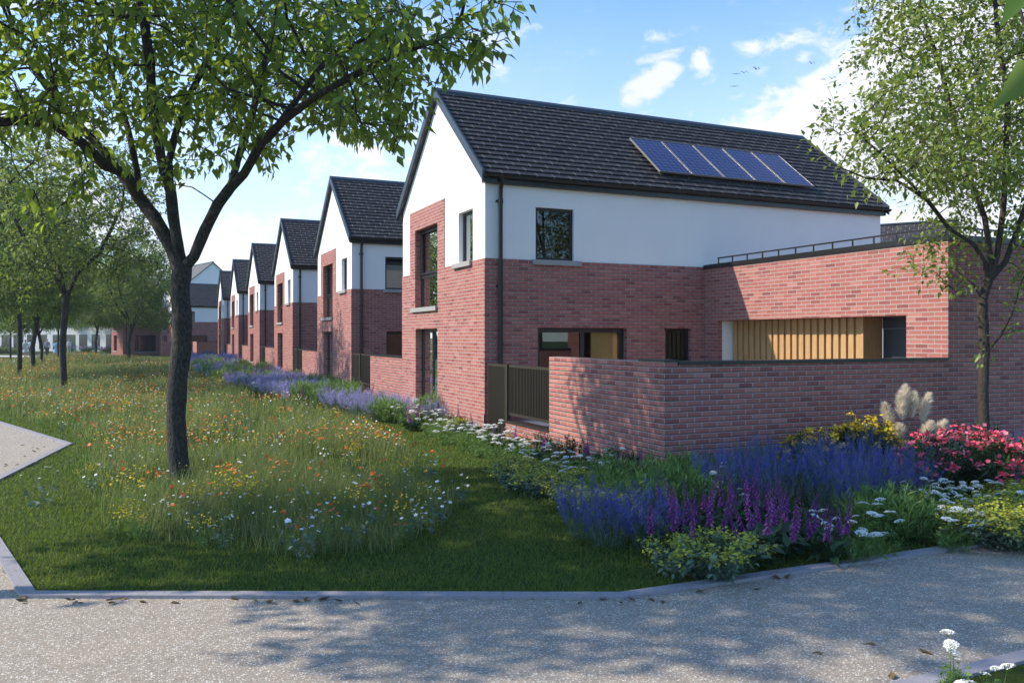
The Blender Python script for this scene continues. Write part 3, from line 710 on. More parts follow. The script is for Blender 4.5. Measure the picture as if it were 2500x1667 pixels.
def radii(P, par, tip=.006, pw=2.4, trunk=.15):
    n=len(P); acc=np.zeros(n); ch=np.zeros(n,int)
    for i in range(n-1,0,-1):
        if acc[i]==0: acc[i]=tip**pw
        acc[par[i]]+=acc[i]; ch[par[i]]+=1
    r=acc**(1/pw)
    q=math.log(trunk/tip)/math.log(r[0]/tip)
    r=tip*(r/tip)**q
    hg=np.zeros(n)
    for i in range(n-1,0,-1): hg[par[i]]=max(hg[par[i]],hg[i]+1)
    return r,hg
def tree_mesh(name, P, par, r, mat, parent, nsides=7, rough=.0, seed=0):
    rr=random.Random(seed); n=len(P); kids_=[[] for _ in range(n)]
    for i in range(1,n): kids_[par[i]].append(i)
    mb=MB(); stack=[(0,None)]
    while stack:
        s,fr=stack.pop(); pts=[]; rd=[]
        if fr is not None: pts.append(P[fr]); rd.append(min(r[fr]*.9,r[s]*1.15))
        cur=s
        while True:
            pts.append(P[cur]); rd.append(r[cur])
            k=sorted(kids_[cur],key=lambda j:-r[j])
            if not k: break
            for j in k[1:]: stack.append((j,cur))
            cur=k[0]
        if len(pts)<2: continue
        m=max(rd); ns=14 if m>.09 else (9 if m>.04 else (6 if m>.015 else 4))
        if m>.05:                              # densify and roughen thick limbs
            q=[];w=[]
            for i in range(len(pts)-1):
                for t in (0,.34,.67): q.append(pts[i]*(1-t)+pts[i+1]*t); w.append((rd[i]*(1-t)+rd[i+1]*t)*(1+rr.uniform(-rough,rough)))
            q.append(pts[-1]); w.append(rd[-1]); pts,rd=q,w
        mb.tube(pts,rd,ns,cap=False)
    return mb.build(name,mat,parent,smooth=True,uv=None)
def leaves(name, P, par, r, mat, parent, thr, per, size, seed, droop=.5, spread=.14, tmpl=LEAF, tf=LEAF_F, mask=None):
    g=np.random.default_rng(seed); idx=np.where(r<=thr)[0]; idx=idx[idx>0]
    k=np.repeat(idx,per); N_=len(k); t=g.random(N_)[:,None]; base=P[par[k]]*(1-t)+P[k]*t
    d=nrm(P[k]-P[par[k]]); side=g.normal(0,1,(N_,3)); side-= d*(side*d).sum(1,keepdims=True); side=nrm(side)
    pos=base+side*g.uniform(.01,spread,(N_,1))+g.normal(0,.02,(N_,3))
    D=nrm(side*.8+d*.5+np.array([0,0,-droop])+g.normal(0,.35,(N_,3)))
    X,Y,Z=frames(D, g.normal(0,.6,N_))
    if mask is not None: m=mask(pos); pos,X,Y,Z=pos[m],X[m],Y[m],Z[m]; N_=len(pos)
    nb=NB(); nb.inst(tmpl,tf,pos,X,Y,Z,size*g.uniform(.6,1.25,N_)); print(name,'leaves',N_,'nodes',len(P)); return nb.build(name,mat,parent)
def ellip(n, c, rad, g, shell=.35, zmin=None):
    v=nrm(g.normal(0,1,(n,3))); q=g.random(n)**shell; p=v*q[:,None]*np.array(rad)+np.array(c)
    if zmin is not None: p=p[p[:,2]>zmin]
    return p
# --- the big foreground tree: limbs drawn from the photograph at their own depths, crown grown around them
bt=empty('broadleaf_tree',(.48,12.1,0),0,'big dark-trunked tree in the meadow, nearest tree, its leafy crown hanging over the lawn','tree')
B0=Vector((.48,12.1,0))
def V(u,v,d): p=atd(u/.9408,v/.9408,d)-B0; return np.array(p)
trunk=[V(418,1105,11.2),V(408,1040,11.22),V(404,960,11.25),V(407,880,11.25),V(417,800,11.25),V(419,730,11.2),V(413,670,11.2),V(418,620,11.2)]
trunk[0][2]=-.05
nodes=[trunk[0]]; par=[0]
def limb(start, pts):
    i=start
    for p in pts:
        a=nodes[i]; n_=max(1,int(round(np.linalg.norm(p-a)/.3)))
        for k in range(1,n_+1): nodes.append(a+(p-a)*k/n_); par.append(i if k==1 else len(nodes)-2)
        i=len(nodes)-1
    return i
t_end=limb(0,trunk[1:])
L1=limb(t_end,[V(395,570,11.25),V(355,500,11.3),V(320,455,11.4)])
L1a=limb(L1,[V(290,420,11.5),V(240,350,11.5),V(180,285,11.6),V(115,210,11.7),V(60,130,11.8),V(10,70,11.9)])
L1b=limb(L1,[V(290,400,11.1),V(240,380,10.9),V(190,330,10.5),V(130,290,10.2),V(60,275,9.9),V(0,280,9.7),V(-90,250,9.4)])
L1c=limb(L1,[V(315,390,11.7),V(295,300,12.1),V(265,200,12.5),V(230,100,12.9),V(200,0,13.2)])
L2=limb(t_end,[V(408,560,11.2),V(398,500,11.2),V(392,440,11.2)])
L2a=limb(L2,[V(375,390,11.15),V(362,320,11.0),V(350,250,10.8),V(345,150,10.5),V(330,40,10.2),V(320,-80,10.0)])
L2b=limb(L2,[V(388,370,11.4),V(405,300,11.5),V(440,210,11.7),V(490,110,11.9),V(530,0,12.2)])
L3=limb(t_end,[V(445,590,11.15),V(470,530,11.1),V(500,470,11.0),V(530,430,10.95)])
L3a=limb(L3,[V(560,400,10.8),V(600,330,10.5),V(650,280,10.2),V(720,225,9.8),V(800,180,9.5),V(900,130,9.3),V(1000,95,9.2)])
L3b=limb(L3,[V(545,370,11.2),V(575,280,11.5),V(600,180,11.7),V(625,80,11.9),V(650,-40,12.0)])
L3c=limb(L3a-9 if L3a>9 else L3,[V(740,150,10.3),V(850,80,10.6),V(960,30,10.9),V(1040,-30,11)])
g=np.random.default_rng(5)
A=np.concatenate([ellip(1900,(-.5,-.1,6.5),(4.1,3.6,2.6),g,.5,3.9), ellip(420,tuple(V(1040,110,9.3)),(1.35,1.3,.95),g,.5), ellip(220,tuple(V(880,240,9.6)),(1.0,1.0,.7),g,.5), ellip(110,tuple(V(150,455,9.7)),(.75,.5,.35),g,.5), ellip(240,(-5.2,-1.6,5.2),(1.7,1.6,1.2),g,.5), ellip(260,(-3.2,-1.6,4.6),(2.4,1.6,.75),g,.5), ellip(300,(1.6,.6,6.4),(2.6,2.4,1.9),g,.5)])
# crown outline of the photograph: keep growth inside it
def crown_ok(p, slack=0.0):
    w=p+np.array(B0); dep=w[:,0]*sY+w[:,1]*cY; lat=w[:,0]*cY-w[:,1]*sY; u=(CX+F_PX*lat/dep)*.9408; v=(HY-F_PX*(w[:,2]-EYE)/dep)*.9408
    xs=[-2000,-200,0,100,240,330,400,470,560,640,720,800,900,970,990,1010,1060,1130,1165,1190,1215,1290]; ys=[650,420,340,320,380,425,430,430,430,400,300,330,370,320,270,205,200,180,170,110,40,-500]
    lim=np.interp(u,xs,ys); ok=((v<lim+slack)|((u>55)&(u<275)&(v>300)&(v<540)&(dep<10.3)))&(dep>5)
    # openings in the crown that let the sun through to the shrubs and the garden wall
    x1=w[:,0]+1.163*(w[:,2]-1); y1=w[:,1]-.465*(w[:,2]-1); t=6.4-w[:,0]; y2=w[:,1]-.4*t; z2=w[:,2]-.86*t
    return ok & ~((x1>8.75)&(y1>6.15)&(y1<9.6)) & ~((y2>11.6)&(y2<15.6)&(z2>-.2)&(z2<1.9)) & ~((x1+.7>2.2)&(x1+.7<6.6)&(y1-.28>12.0)&(y1-.28<16.5))
A=A[crown_ok(A,-12)]
P,pr=colonize(nodes,par,A,D=.24,di=1.7,dk=.42,iters=110,seed=3,trop=(0,0,-.02))
P,pr=twigs(P,pr,77,10,2,.42,.85,ok=lambda p: crown_ok(p,-8)); r,hg=radii(P,pr,.0050,2.15,.128); r[0]*=1.3; r[1]*=1.1
tree_mesh('trunk',P,pr,r,M['bark'],bt,rough=.05,seed=4)
mk=lambda pos: crown_ok(pos,-4)
leaves('crown',P,pr,hg,M['leaf_big'],bt,3,4,.152,8,droop=.75,spread=.16,mask=mk)
# --- tree on the right in front of the wall
rt_=empty('young_tree',(11.45,8.25,0),0,'slender tree with light green leaves by the extension wall, behind the coral shrub','tree')
B1=Vector((11.45,8.25,0))
def V2(u,v,d): return np.array(atd(u/.9408,v/.9408,d)-B1)
nodes=[np.array([0.,0,-.05])]; par=[0]
dr=(B1.x*sY+B1.y*cY)
t_end=limb(0,[V2(2262,1000,dr),V2(2258,900,dr),V2(2262,800,dr),V2(2257,720,dr),V2(2256,690,dr),V2(2267,650,dr)])
lo=limb(0+int(2),[]) if False else None
a=limb(t_end,[V2(2262,600,dr),V2(2235,560,dr-.05),V2(2180,525,dr-.1),V2(2130,460,dr-.2),V2(2075,405,dr-.3),V2(2020,350,dr-.4),V2(1960,300,dr-.5)])
limb(a-6,[V2(2060,415,dr-.9),V2(1990,410,dr-1.1),V2(1930,385,dr-1.2),V2(1885,360,dr-1.3)])
a=limb(t_end,[V2(2275,590,dr),V2(2262,500,dr+.1),V2(2225,400,dr+.2),V2(2190,280,dr+.3),V2(2160,150,dr+.4),V2(2120,40,dr+.5)])
a=limb(t_end,[V2(2290,590,dr),V2(2305,480,dr),V2(2310,380,dr-.1),V2(2315,230,dr-.3),V2(2290,60,dr-.4),V2(2280,-80,dr-.4)])
a=limb(t_end,[V2(2310,600,dr),V2(2340,520,dr+.2),V2(2380,400,dr+.4),V2(2430,250,dr+.5),V2(2460,80,dr+.5)])
i0=[i for i,p in enumerate(nodes) if abs(p[2]-(2+(823-800/.9408)*dr/F_PX))<.2][0]
limb(i0,[V2(2275,800,dr-.1),V2(2300,770,dr-.2),V2(2325,720,dr-.3),V2(2345,650,dr-.35),V2(2370,600,dr-.4)])
i1=t_end-1
limb(i1,[V2(2235,650,dr-.2),V2(2215,640,dr-.3),V2(2190,665,dr-.35)])
g=np.random.default_rng(9)
A=np.concatenate([ellip(1200,(.35,.1,6.5),(2.2,2.0,2.6),g,.5), ellip(620,(-1.3,-.3,4.75),(1.75,1.3,1.0),g,.5), ellip(110,(-2.15,-.9,4.15),(.8,.6,.38),g,.5),ellip(420,(.6,.1,4.5),(1.5,1.4,1.4),g,.6,3.3),
  ellip(45,(.75,-.5,2.85),(.45,.4,.7),g,.5), ellip(30,V2(2200,660,dr-.3),(.35,.35,.3),g,.5), ellip(40,V2(2130,600,dr-.3),(.4,.35,.35),g,.5)])
P,pr=colonize(nodes,par,A,D=.17,di=1.2,dk=.30,iters=120,seed=5)
P,pr=twigs(P,pr,78,10,2,.30,.85,.2); r,hg=radii(P,pr,.0024,2.3,.074); r[0]*=1.2
tree_mesh('trunk',P,pr,r,M['bark2'],rt_,rough=.05,seed=6)
leaves('crown',P,pr,hg,M['leaf_right'],rt_,3,4,.100,12,droop=.25,spread=.12)
# --- park trees: three grown kinds, copied
def park_tree(seed, h, cr, fork, lean=.2, nA=700, leaf=.15, per=6, dens=1.0, tr=.14):
    g=np.random.default_rng(seed); rr=random.Random(seed)
    e=empty('park_tree',(0,0,0)); nodes[:]=[np.array([0.,0,-.1])]; par[:]=[0]
    te=limb(0,[np.array([rr.uniform(-.1,.1),rr.uniform(-.1,.1),fork*.5]),np.array([rr.uniform(-.15,.15),rr.uniform(-.15,.15),fork])])
    nl=rr.choice([3,4,4]); a0=rr.uniform(0,6)
    for i in range(nl):
        a=a0+2*PI*i/nl+rr.uniform(-.4,.4); t1=np.array([math.cos(a),math.sin(a),0.0])
        limb(te,[nodes[te]+t1*.35*cr/3+np.array([0,0,.9]),nodes[te]+t1*cr*.34+np.array([0,0,.28*(h-fork)]),nodes[te]+t1*cr*.55+np.array([0,0,.55*(h-fork)])])
    c=(0,0,(h+fork)/2+.35)
    A=np.concatenate([ellip(nA,c,(cr,cr,(h-fork)/2+.1),g,.42)]+[ellip(int(nA*.12),(math.cos(a)*cr*.6,math.sin(a)*cr*.6,fork+rr.uniform(.6,1.4)),(cr*.45,cr*.45,.7),g,.5) for a in (rr.uniform(0,6) for _ in range(4))])
    P,pr=colonize(nodes,par,A,D=.32,di=1.9,dk=.52,iters=90,seed=seed)
    P,pr=twigs(P,pr,seed+50,10,2,.5,.9,.1); r,hg=radii(P,pr,.006,2.3,tr); r[0]*=1.25
    tree_mesh('trunk',P,pr,r,M['bark'],e,rough=.04,seed=seed)
    leaves('crown',P,pr,hg,M['leaf_far'],e,3,6,leaf*1.1,seed+1,droop=.3,spread=.24)
    return e
PT=[park_tree(21,8.8,3.1,3.2,tr=.10,nA=700,per=6,leaf=.14),park_tree(22,9.5,3.6,2.8,tr=.13,nA=860,per=6,leaf=.16),park_tree(23,10.5,3.9,2.6,tr=.12,nA=950,per=6,leaf=.17)]
spots=[ # photo base pixel, kind, scale, label
 ((157.7,959),0,1.12,'park tree left of the big trunk, nearest of the park trees'),
 ((47.5,919),0,1.12,'slim park tree nearest the left edge among orange flowers'),
 ((82.7,907),1,.95,'park tree with low forked trunk, second from the left edge'),
 ((315,880),2,1.1,'rounded park tree halfway between the big trunk and the left trees'),
 ((337,867),2,1.05,'park tree just behind the rounded one left of the big trunk'),
 ((142,880),0,.75,'thin young park tree beside the walkers'),
 ((26,877),0,.8,'thin young park tree at the left edge beside the footpath'),
 ((208,853),1,1.1,'distant park tree in front of the white terrace, leftmost of four'),
 ((230,851),0,1.2,'distant park tree in front of the white terrace, second of four'),
 ((252.6,857),2,1.0,'distant park tree in front of the white terrace, third of four'),
 ((273,858),1,1.15,'distant park tree in front of the white terrace, nearest the brick house'),
 ((176,853),2,1.1,'distant park tree right behind the third trunk'),
 ((105,855),1,1.2,'distant park tree behind the walkers'),
 ((-10,862),2,1.1,'distant park tree cut by the left edge of the picture'),
 ((60,853),2,1.2,'farthest park tree at the left, behind the pair of walkers'),
 ((100,890),2,.9,'park tree in the middle distance between the third trunk and the left ones'),
 ((-30,930),1,1.0,'park tree whose crown leans in from the left edge, middle distance'),
 ((235,868),1,.95,'park tree left of the rounded one, small in the middle distance'),
 ((300,852),0,1.3,'distant park tree in front of the brick house left of the big trunk')]
for i,((u,v),k,s,lb) in enumerate(spots):
    src=PT[k]
    if not src.get('used'): o=src; o['used']=1
    else: o=copy_tree(src)
    p=gnd(u,v); o.location=p; o.rotation_euler=(0,0,(i*2.4)%6.28); o.scale=(s,s,s*(1.0+.06*((i*7)%3-1))); tag(o,lb,'tree','park trees across the meadow')
for o in bpy.data.objects:
    if 'used' in o.keys(): del o['used']
# off-frame neighbours that shade the lawn and hang into the picture corner
nb_=park_tree(31,9.8,1.75,4.8,tr=.12,nA=1500,per=7,leaf=.16); nb_.location=(-4.3,8.85,0); tag(nb_,'tree on the left whose shadow falls across the lawn and path, just outside the picture','tree')
nb2=empty('overhanging_tree',(3.6,.9,0),0,'tree beside the viewer, only two large leaves hanging in at the top right','tree')
nodes[:]=[np.array([0.,0,0])]; par[:]=[0]
te=limb(0,[np.array([.1,0,1.8]),np.array([.0,.2,3.2])])
tg=np.array(atd(2475,-30,2.3))-np.array([3.6,.9,0]); limb(te,[tg+np.array([.25,-.3,.35]),tg]); limb(te,[np.array([.5,-.6,4.4]),np.array([.9,-1.0,5.2])]); limb(te,[np.array([-.2,-.9,4.3]),np.array([.2,-1.8,5.3])])
P=np.array(nodes); pr=np.array(par); r,hg=radii(P,pr,.006,2.2,.11)
tree_mesh('trunk',P,pr,r,M['bark'],nb2)
nbm=NB(); lp=np.array([atd(2505,-10,2.2),atd(2520,-5,2.2),atd(2540,-60,2.3),atd(2530,160,2.25)])-np.array([3.6,.9,0])
tgt=np.array([atd(2445,48,2.15),atd(2450,250,2.15),atd(2600,60,2.3),atd(2560,300,2.25)])-np.array([3.6,.9,0])
lp[1]=np.array(atd(2530,150,2.25))-np.array([3.6,.9,0])
D=tgt-lp; X,Y,Z=frames(nrm(D),np.array([.5,1.2,.3,.2])); nbm.inst(LEAF*np.array([.8,1,1]),LEAF_F,lp,X,Y,Z,np.linalg.norm(D,axis=1)); nbm.build('crown',M['leaf_big'],nb2)
st=MB(); e_=Vector(P[te+0]); 
for q_ in lp: st.tube([tuple(tg),tuple(Vector(tg)*.5+Vector(q_)*.5),tuple(q_)],.003,4)
st.build('twig',M['bark'],nb2)
# ------------------------------------------------------------------ flower bed plants
FLW=np.array([[0,-.1,0]]+[[math.cos(a)*(1 if i%2==0 else .72),.12 if i%2==0 else .0,math.sin(a)*(1 if i%2==0 else .72)] for i,a in enumerate(np.linspace(0,2*PI,11)[:-1])])
FLW_F=np.array([[0,i+1,(i+1)%10+1] for i in range(10)])
BELL=np.array([[0,0,0]]+[[math.cos(a)*.16,.3,math.sin(a)*.16] for a in np.linspace(0,2*PI,6)[:-1]]+[[math.cos(a)*.30,1,math.sin(a)*.30] for a in np.linspace(0,2*PI,6)[:-1]])
BELL_F=np.array([[0,i+1,(i+1)%5+1] for i in range(5)]+[[i+1,i+6,(i+1)%5+6] for i in range(5)]+[[i+1,(i+1)%5+6,(i+1)%5+1] for i in range(5)])
CURL=np.array([[-.5,0,0],[.5,0,0],[-.36,.5,.0],[.36,.5,.0],[0,1,-.0]]); CURL_F=np.array([[0,1,2],[1,3,2],[2,3,4]])
def curves(g,n,rb,rt,h,hv=.2,K=5,lean=0.0):
    a=g.uniform(0,2*PI,n); q=np.sqrt(g.random(n)); R=np.stack([np.cos(a)*q*rb,np.sin(a)*q*rb,np.zeros(n)],1)
    T=np.stack([np.cos(a)*q*rt,np.sin(a)*q*rt,h*(1-g.random(n)*hv)*(1-.25*q*q)],1)+g.normal(0,.03,(n,3))*[1,1,0]
    C=R*.6+T*np.array([.4,.4,.55]); C=C*1.0
    t=np.linspace(0,1,K)[None,:,None]
    return R[:,None]*(1-t)**2+2*C[:,None]*t*(1-t)+T[:,None]*t**2
def ribbon(nb,P,w,m=0,g=rng,taper=.5):
    n,K,_=P.shape; a=g.uniform(0,PI,n); s=np.stack([np.cos(a),np.sin(a),np.zeros(n)],1)[:,None]*(w*np.linspace(1,taper,K))[None,:,None]
    for sd in (s, np.stack([-s[...,1],s[...,0],s[...,2]],-1)):
        V=np.stack([P-sd,P+sd],2).reshape(n,K*2,3); f=[]
        for k in range(K-1): f+= [[2*k,2*k+1,2*k+2],[2*k+1,2*k+3,2*k+2]]
        F=(np.array(f)[None]+(np.arange(n)*K*2)[:,None,None]).reshape(-1,3); nb.add(V.reshape(-1,3),F,m)
def along(g,P,n,t0,t1):
    i=g.integers(0,len(P),n); t=g.uniform(t0,t1,n)*(P.shape[1]-1); k=np.minimum(t.astype(int),P.shape[1]-2); f=(t-k)[:,None]
    return P[i,k]*(1-f)+P[i,k+1]*f, nrm(P[i,k+1]-P[i,k]), i
def put(nb,g,P,n,t0,t1,tm,tf,size,m=0,out=.8,up=.5,off=.01,sv=.35):
    p,d,i=along(g,P,n,t0,t1); s=g.normal(0,1,(n,3)); s-=d*(s*d).sum(1,keepdims=True); s=nrm(s)
    D=nrm(s*out+d*up+g.normal(0,.15,(n,3))); X,Y,Z=frames(D,g.normal(0,.5,n)); nb.inst(tm,tf,p+s*off,X,Y,Z,size*g.uniform(1-sv,1+sv,n),m)
def p_sage(seed,h=.85,r=.33,pet='blue',n=46,name='russian_sage'):
    g=np.random.default_rng(seed); e=empty(name); P=curves(g,n,r*.55,r*1.25,h,.3)
    nb=NB(); ribbon(nb,P,.0032,0,g); put(nb,g,P,n*22,.05,.75,LANCE,LANCE_F,.055,0,.7,.8); nb.build('foliage',M['green3'],e)
    nb=NB(); # fine side branchlets with tiny blossoms
    p,d,i=along(g,P,n*7,.35,.85); s=g.normal(0,1,(len(p),3)); D=nrm(nrm(s)*.35+d); q=p+D*g.uniform(.08,.2,(len(p),1))*h
    B=np.stack([p,(p+q)/2,q],1); put(nb,g,B,n*46,.0,1,LANCE,LANCE_F,.026,0,.9,.4,.006); put(nb,g,P,n*16,.45,1,LANCE,LANCE_F,.026,0,.9,.4,.006); ribbon(nb,B,.0015,0,g)
    nb.build('flower_spikes',M[pet],e); return e
def p_foxglove(seed,h=.70,ns=4,name='foxglove'):
    g=np.random.default_rng(seed); e=empty(name); P=curves(g,26,.05,.24,.30,.4)
    nb=NB(); put(nb,g,P,70,.3,1,LEAF,LEAF_F,.135,0,.9,.35,.0); ribbon(nb,P,.004,0,g); nb.build('foliage',M['green2'],e)
    for k in range(ns):
        a=2*PI*k/ns+g.uniform(-.5,.5); rr_=.11 if ns>1 else .0; b=np.array([math.cos(a)*rr_,math.sin(a)*rr_,.02]); tp=b*np.array([2.2,2.2,1])+np.array([g.normal(0,.05),g.normal(0,.05),h*g.uniform(.6,1.08)])
        C=np.linspace(b,tp,7)[None]; C=C+np.array([math.sin(a),math.cos(a),0])*.02*np.sin(np.linspace(0,PI,7))[None,:,None]
        nb=NB(); ribbon(nb,C,.005,1,g,.4)
        n=44; t=np.linspace(.42,.97,n); idx=t*6; kk=np.minimum(idx.astype(int),5); f=(idx-kk)[:,None]; p=C[0,kk]*(1-f)+C[0,kk+1]*f
        an=np.arange(n)*2.4+g.normal(0,.2,n); s=np.stack([np.cos(an),np.sin(an),np.zeros(n)],1); sz=np.interp(t,[.42,.7,.97],[.042,.026,.008]); D=nrm(s*.75+np.array([0,0,-.75])); X,Y,Z=frames(D)
        nb.inst(BELL,BELL_F,p+s*.006,X,Y,Z,sz,0); n2=26; P2=np.broadcast_to(C[0,6],(n2,3))-np.array([0,0,1.])*np.linspace(0,.09,n2)[:,None]*h; s=nrm(g.normal(0,1,(n2,3))); X,Y,Z=frames(nrm(s+[0,0,.6])); nb.inst(LANCE,LANCE_F,P2,X,Y,Z,.022,1)
        nb.build('flower_spike',[M['magenta'],M['green2']],e)
    return e
def p_yarrow(seed,h=.5,r=.24,nh=8,name='white_yarrow'):
    g=np.random.default_rng(seed); e=empty(name); P=curves(g,nh,r*.4,r*1.25,h,.35)
    F_=curves(g,30,r*.5,r*1.2,h*.6,.4); nb=NB(); ribbon(nb,P,.0035,0,g); ribbon(nb,F_,.002,0,g); put(nb,g,F_,520,.1,1,LANCE,LANCE_F,.055,0,.9,.5); put(nb,g,F_,120,.1,1,LEAF,LEAF_F,.05,0,.9,.5); nb.build('foliage',M['green1'],e)
    for k in range(nh):
        c=P[k,-1]; R_=g.uniform(.035,.058); n=46; a=np.arange(n)*2.4; q=np.sqrt((np.arange(n)+.5)/n); tl=nrm(np.array([[g.normal(0,.22),g.normal(0,.22),1]]))
        X0,Y0,Z0=frames(tl); p=c+X0*(np.cos(a)*q*R_)[:,None]+Z0*(np.sin(a)*q*R_)[:,None]+Y0*((1-q*q)*R_*.32)[:,None]
        X,Y,Z=frames(nrm(np.repeat(tl,n,0)+g.normal(0,.25,(n,3)))); nb=NB(); nb.inst(FLW,FLW_F,p,X,Y,Z,R_*.17*g.uniform(.8,1.2,n),0)
        sp=np.stack([np.repeat(c[None]-[0,0,R_*.7],9,0),p[::5][:9]],1); ribbon(nb,sp,.0012,1,g); nb.build('flower_head',[M['white'],M['green1']],e)
    return e
def p_mound(seed,h=.34,r=.3,pet='lime',name='spurge',leaf='green3',n=70,fl=900,fs=.012,lf=900):
    g=np.random.default_rng(seed); e=empty(name); P=curves(g,n,r*.4,r*1.2,h,.25); P[:,:,2]*=1.0
    nb=NB(); ribbon(nb,P,.0028,0,g); put(nb,g,P,lf,.15,.95,LEAF,LEAF_F,.05,0,.9,.5); nb.build('foliage',M[leaf],e)
    nb=NB(); k=g.integers(0,n,fl); p=P[k,-1]+g.normal(0,1,(fl,3))*[.028,.028,.016]; X,Y,Z=frames(nrm(g.normal(0,.4,(fl,3))+[0,0,1])); nb.inst(FLW,FLW_F,p,X,Y,Z,fs*g.uniform(.7,1.3,fl)); nb.build('blossoms',M[pet],e); return e
def p_leafy(seed,h=.6,r=.28,n=42,leaf='green1',name='leafy_clump'):
    g=np.random.default_rng(seed); e=empty(name); P=curves(g,n,r*.5,r*1.15,h,.35); nb=NB(); ribbon(nb,P,.004,0,g); nb.build('stems',M['green2'],e)
    nb=NB(); put(nb,g,P,n*26,.12,1,LANCE,LANCE_F,.105,0,.62,.85,.003); nb.build('leaves',M[leaf],e); return e
def p_pampas(seed):
    g=np.random.default_rng(seed); e=empty('pampas_grass'); nb=NB(); P=curves(g,120,.1,.42,.55,.4,6); P[:,-1,2]*=.8; ribbon(nb,P,.0035,0,g,.15); nb.build('leaves',M['tallgrass'],e)
    r_=np.array([cY,-sY,0]); tips=[(-.62,.78,.42),(-.34,1.10,.5),(-.10,1.27,.55),(.02,1.36,.58),(.14,1.26,.5),(.42,1.24,.56),(.52,.86,.44),(-.16,.80,.30),(.30,.84,.40)]
    for (x,z,ln) in tips:
        d_=np.array([x*.75,g.uniform(-.08,.08),0]); tip=r_*d_[0]*1.3+np.array([r_[1],-r_[0],0])*d_[1]*2+np.array([0,0,z]); root=r_*d_[0]*.25+np.array([0,0,0])
        ctrl=root*.55+tip*np.array([.45,.45,.62]); t=np.linspace(0,1,12)[:,None]; C=(root*(1-t)**2+2*ctrl*t*(1-t)+tip*t*t)[None]
        nb=NB(); ribbon(nb,C,.004,1,g,.6); t0=1-ln/1.15/max(z,.7)
        n=1500; u=g.uniform(t0,1,n); idx=u*11; kk=np.minimum(idx.astype(int),10); f=(idx-kk)[:,None]; p=C[0,kk]*(1-f)+C[0,kk+1]*f; d=nrm(C[0,kk+1]-C[0,kk]); s=nrm(g.normal(0,1,(n,3)))
        w=np.sin(np.clip((u-t0)/(1-t0),0.05,1)**.7*PI*.92+.12); D=nrm(d*1.0+s*.75+np.array([0,0,.1])); X,Y,Z=frames(D,g.normal(0,1,n)); nb.inst(LANCE*np.array([.42,1,1.6]),LANCE_F,p+s*w[:,None]*.022*g.random((n,1)),X,Y,Z,(.04+.07*w)*g.uniform(.5,1.5,n),0)
        nb.build('plume',[M['plume'],M['tallgrass']],e)
    return e
def p_shrub(seed,name,r,h,pet,leaf,nc,fs,csz,lsz,nl=2600):
    g=np.random.default_rng(seed); e=empty(name); P=curves(g,110,r*.2,r,h*.98,.12); P[:,:,2]=np.where(P[:,:,2]>0,P[:,:,2],0)
    q=np.linalg.norm(P[:,-1,:2],axis=1)/r; P[:,-1,2]=h*np.sqrt(np.clip(1-.75*q*q,.05,1))*g.uniform(.8,1.0,len(P)); nb=NB(); ribbon(nb,P,.004,0,g); put(nb,g,P,nl,.3,1,LANCE*np.array([1.6,1,1]),LANCE_F,lsz,0,.85,.6,.01); nb.build('foliage',M[leaf],e)
    nb=NB(); k=g.permutation(110)[:nc]; 
    for i in k:
        n=13; p=P[i,-1]+g.normal(0,1,(n,3))*np.array([csz,csz,csz*.6]); X,Y,Z=frames(nrm(g.normal(0,.5,(n,3))+[0,0,1])); nb.inst(FLW,FLW_F,p,X,Y,Z,fs*g.uniform(.7,1.2,n))
    nb.build('blossoms',M[pet],e); return e
PROTO={'sage':[p_sage(1),p_sage(2,.8,.30)],'sage_s':[p_sage(3,.62,.27,n=38)],'lav':[p_sage(4,.62,.34,'mauve',44,'lavender'),p_sage(5,.68,.32,'mauve',44,'lavender')],
 'fox':[p_foxglove(6),p_foxglove(7,.68,2),p_foxglove(8,.78,3)],'fox1':[p_foxglove(9,.55,1)],'yar':[p_yarrow(10),p_yarrow(11,.45,.26,9),p_yarrow(12,.55,.2,7)],
 'lime':[p_mound(13),p_mound(14,.30,.34)],'leafy':[p_leafy(15),p_leafy(16,.55,.30)],'leafyd':[p_leafy(17,.6,.26,38,'green2')],'silver':[p_mound(18,.34,.28,'white','silver_mound','green3',60,150,.008,1300)],
 'pampas':[p_pampas(19)],'coral':[p_shrub(20,'coral_shrub',.85,.95,'red','green2',100,.026,.035,.10,4200)],'ysh':[p_shrub(21,'yellow_shrub',.52,.80,'yellow','green2',75,.020,.028,.075,2400)]}
DESC={'sage':'tall violet-blue russian sage clump','sage_s':'low violet-blue russian sage clump','lav':'mauve lavender clump','fox':'magenta foxglove plant','fox1':'small single-spiked magenta foxglove','yar':'white-headed yarrow plant','lime':'lime-yellow spurge mound','leafy':'plain green leafy clump','leafyd':'dark green leafy clump','silver':'silvery low mound','pampas':'pale plumed pampas grass','coral':'coral-red flowering shrub','ysh':'yellow flowering shrub'}
CAT={'sage':'plant','sage_s':'plant','lav':'lavender','fox':'foxglove','fox1':'foxglove','yar':'yarrow','lime':'plant','leafy':'plant','leafyd':'plant','silver':'plant','pampas':'pampas grass','coral':'shrub','ysh':'shrub'}
used=set(); planted=[]; gp=np.random.default_rng(99)
def plant(k,x,y,s=1.0,sz=None,rz=None):
    src=PROTO[k][int(gp.integers(0,len(PROTO[k])))]
    if src.name in used: o=copy_tree(src)
    else: o=src; used.add(src.name)
    o.location=(x,y,-.01); o.rotation_euler=(0,0,gp.uniform(0,6.28) if rz is None else rz); ss=s*gp.uniform(.9,1.1); o.scale=(ss,ss,(sz or s)*gp.uniform(.88,1.1)); planted.append((k,o,x,y)); return o
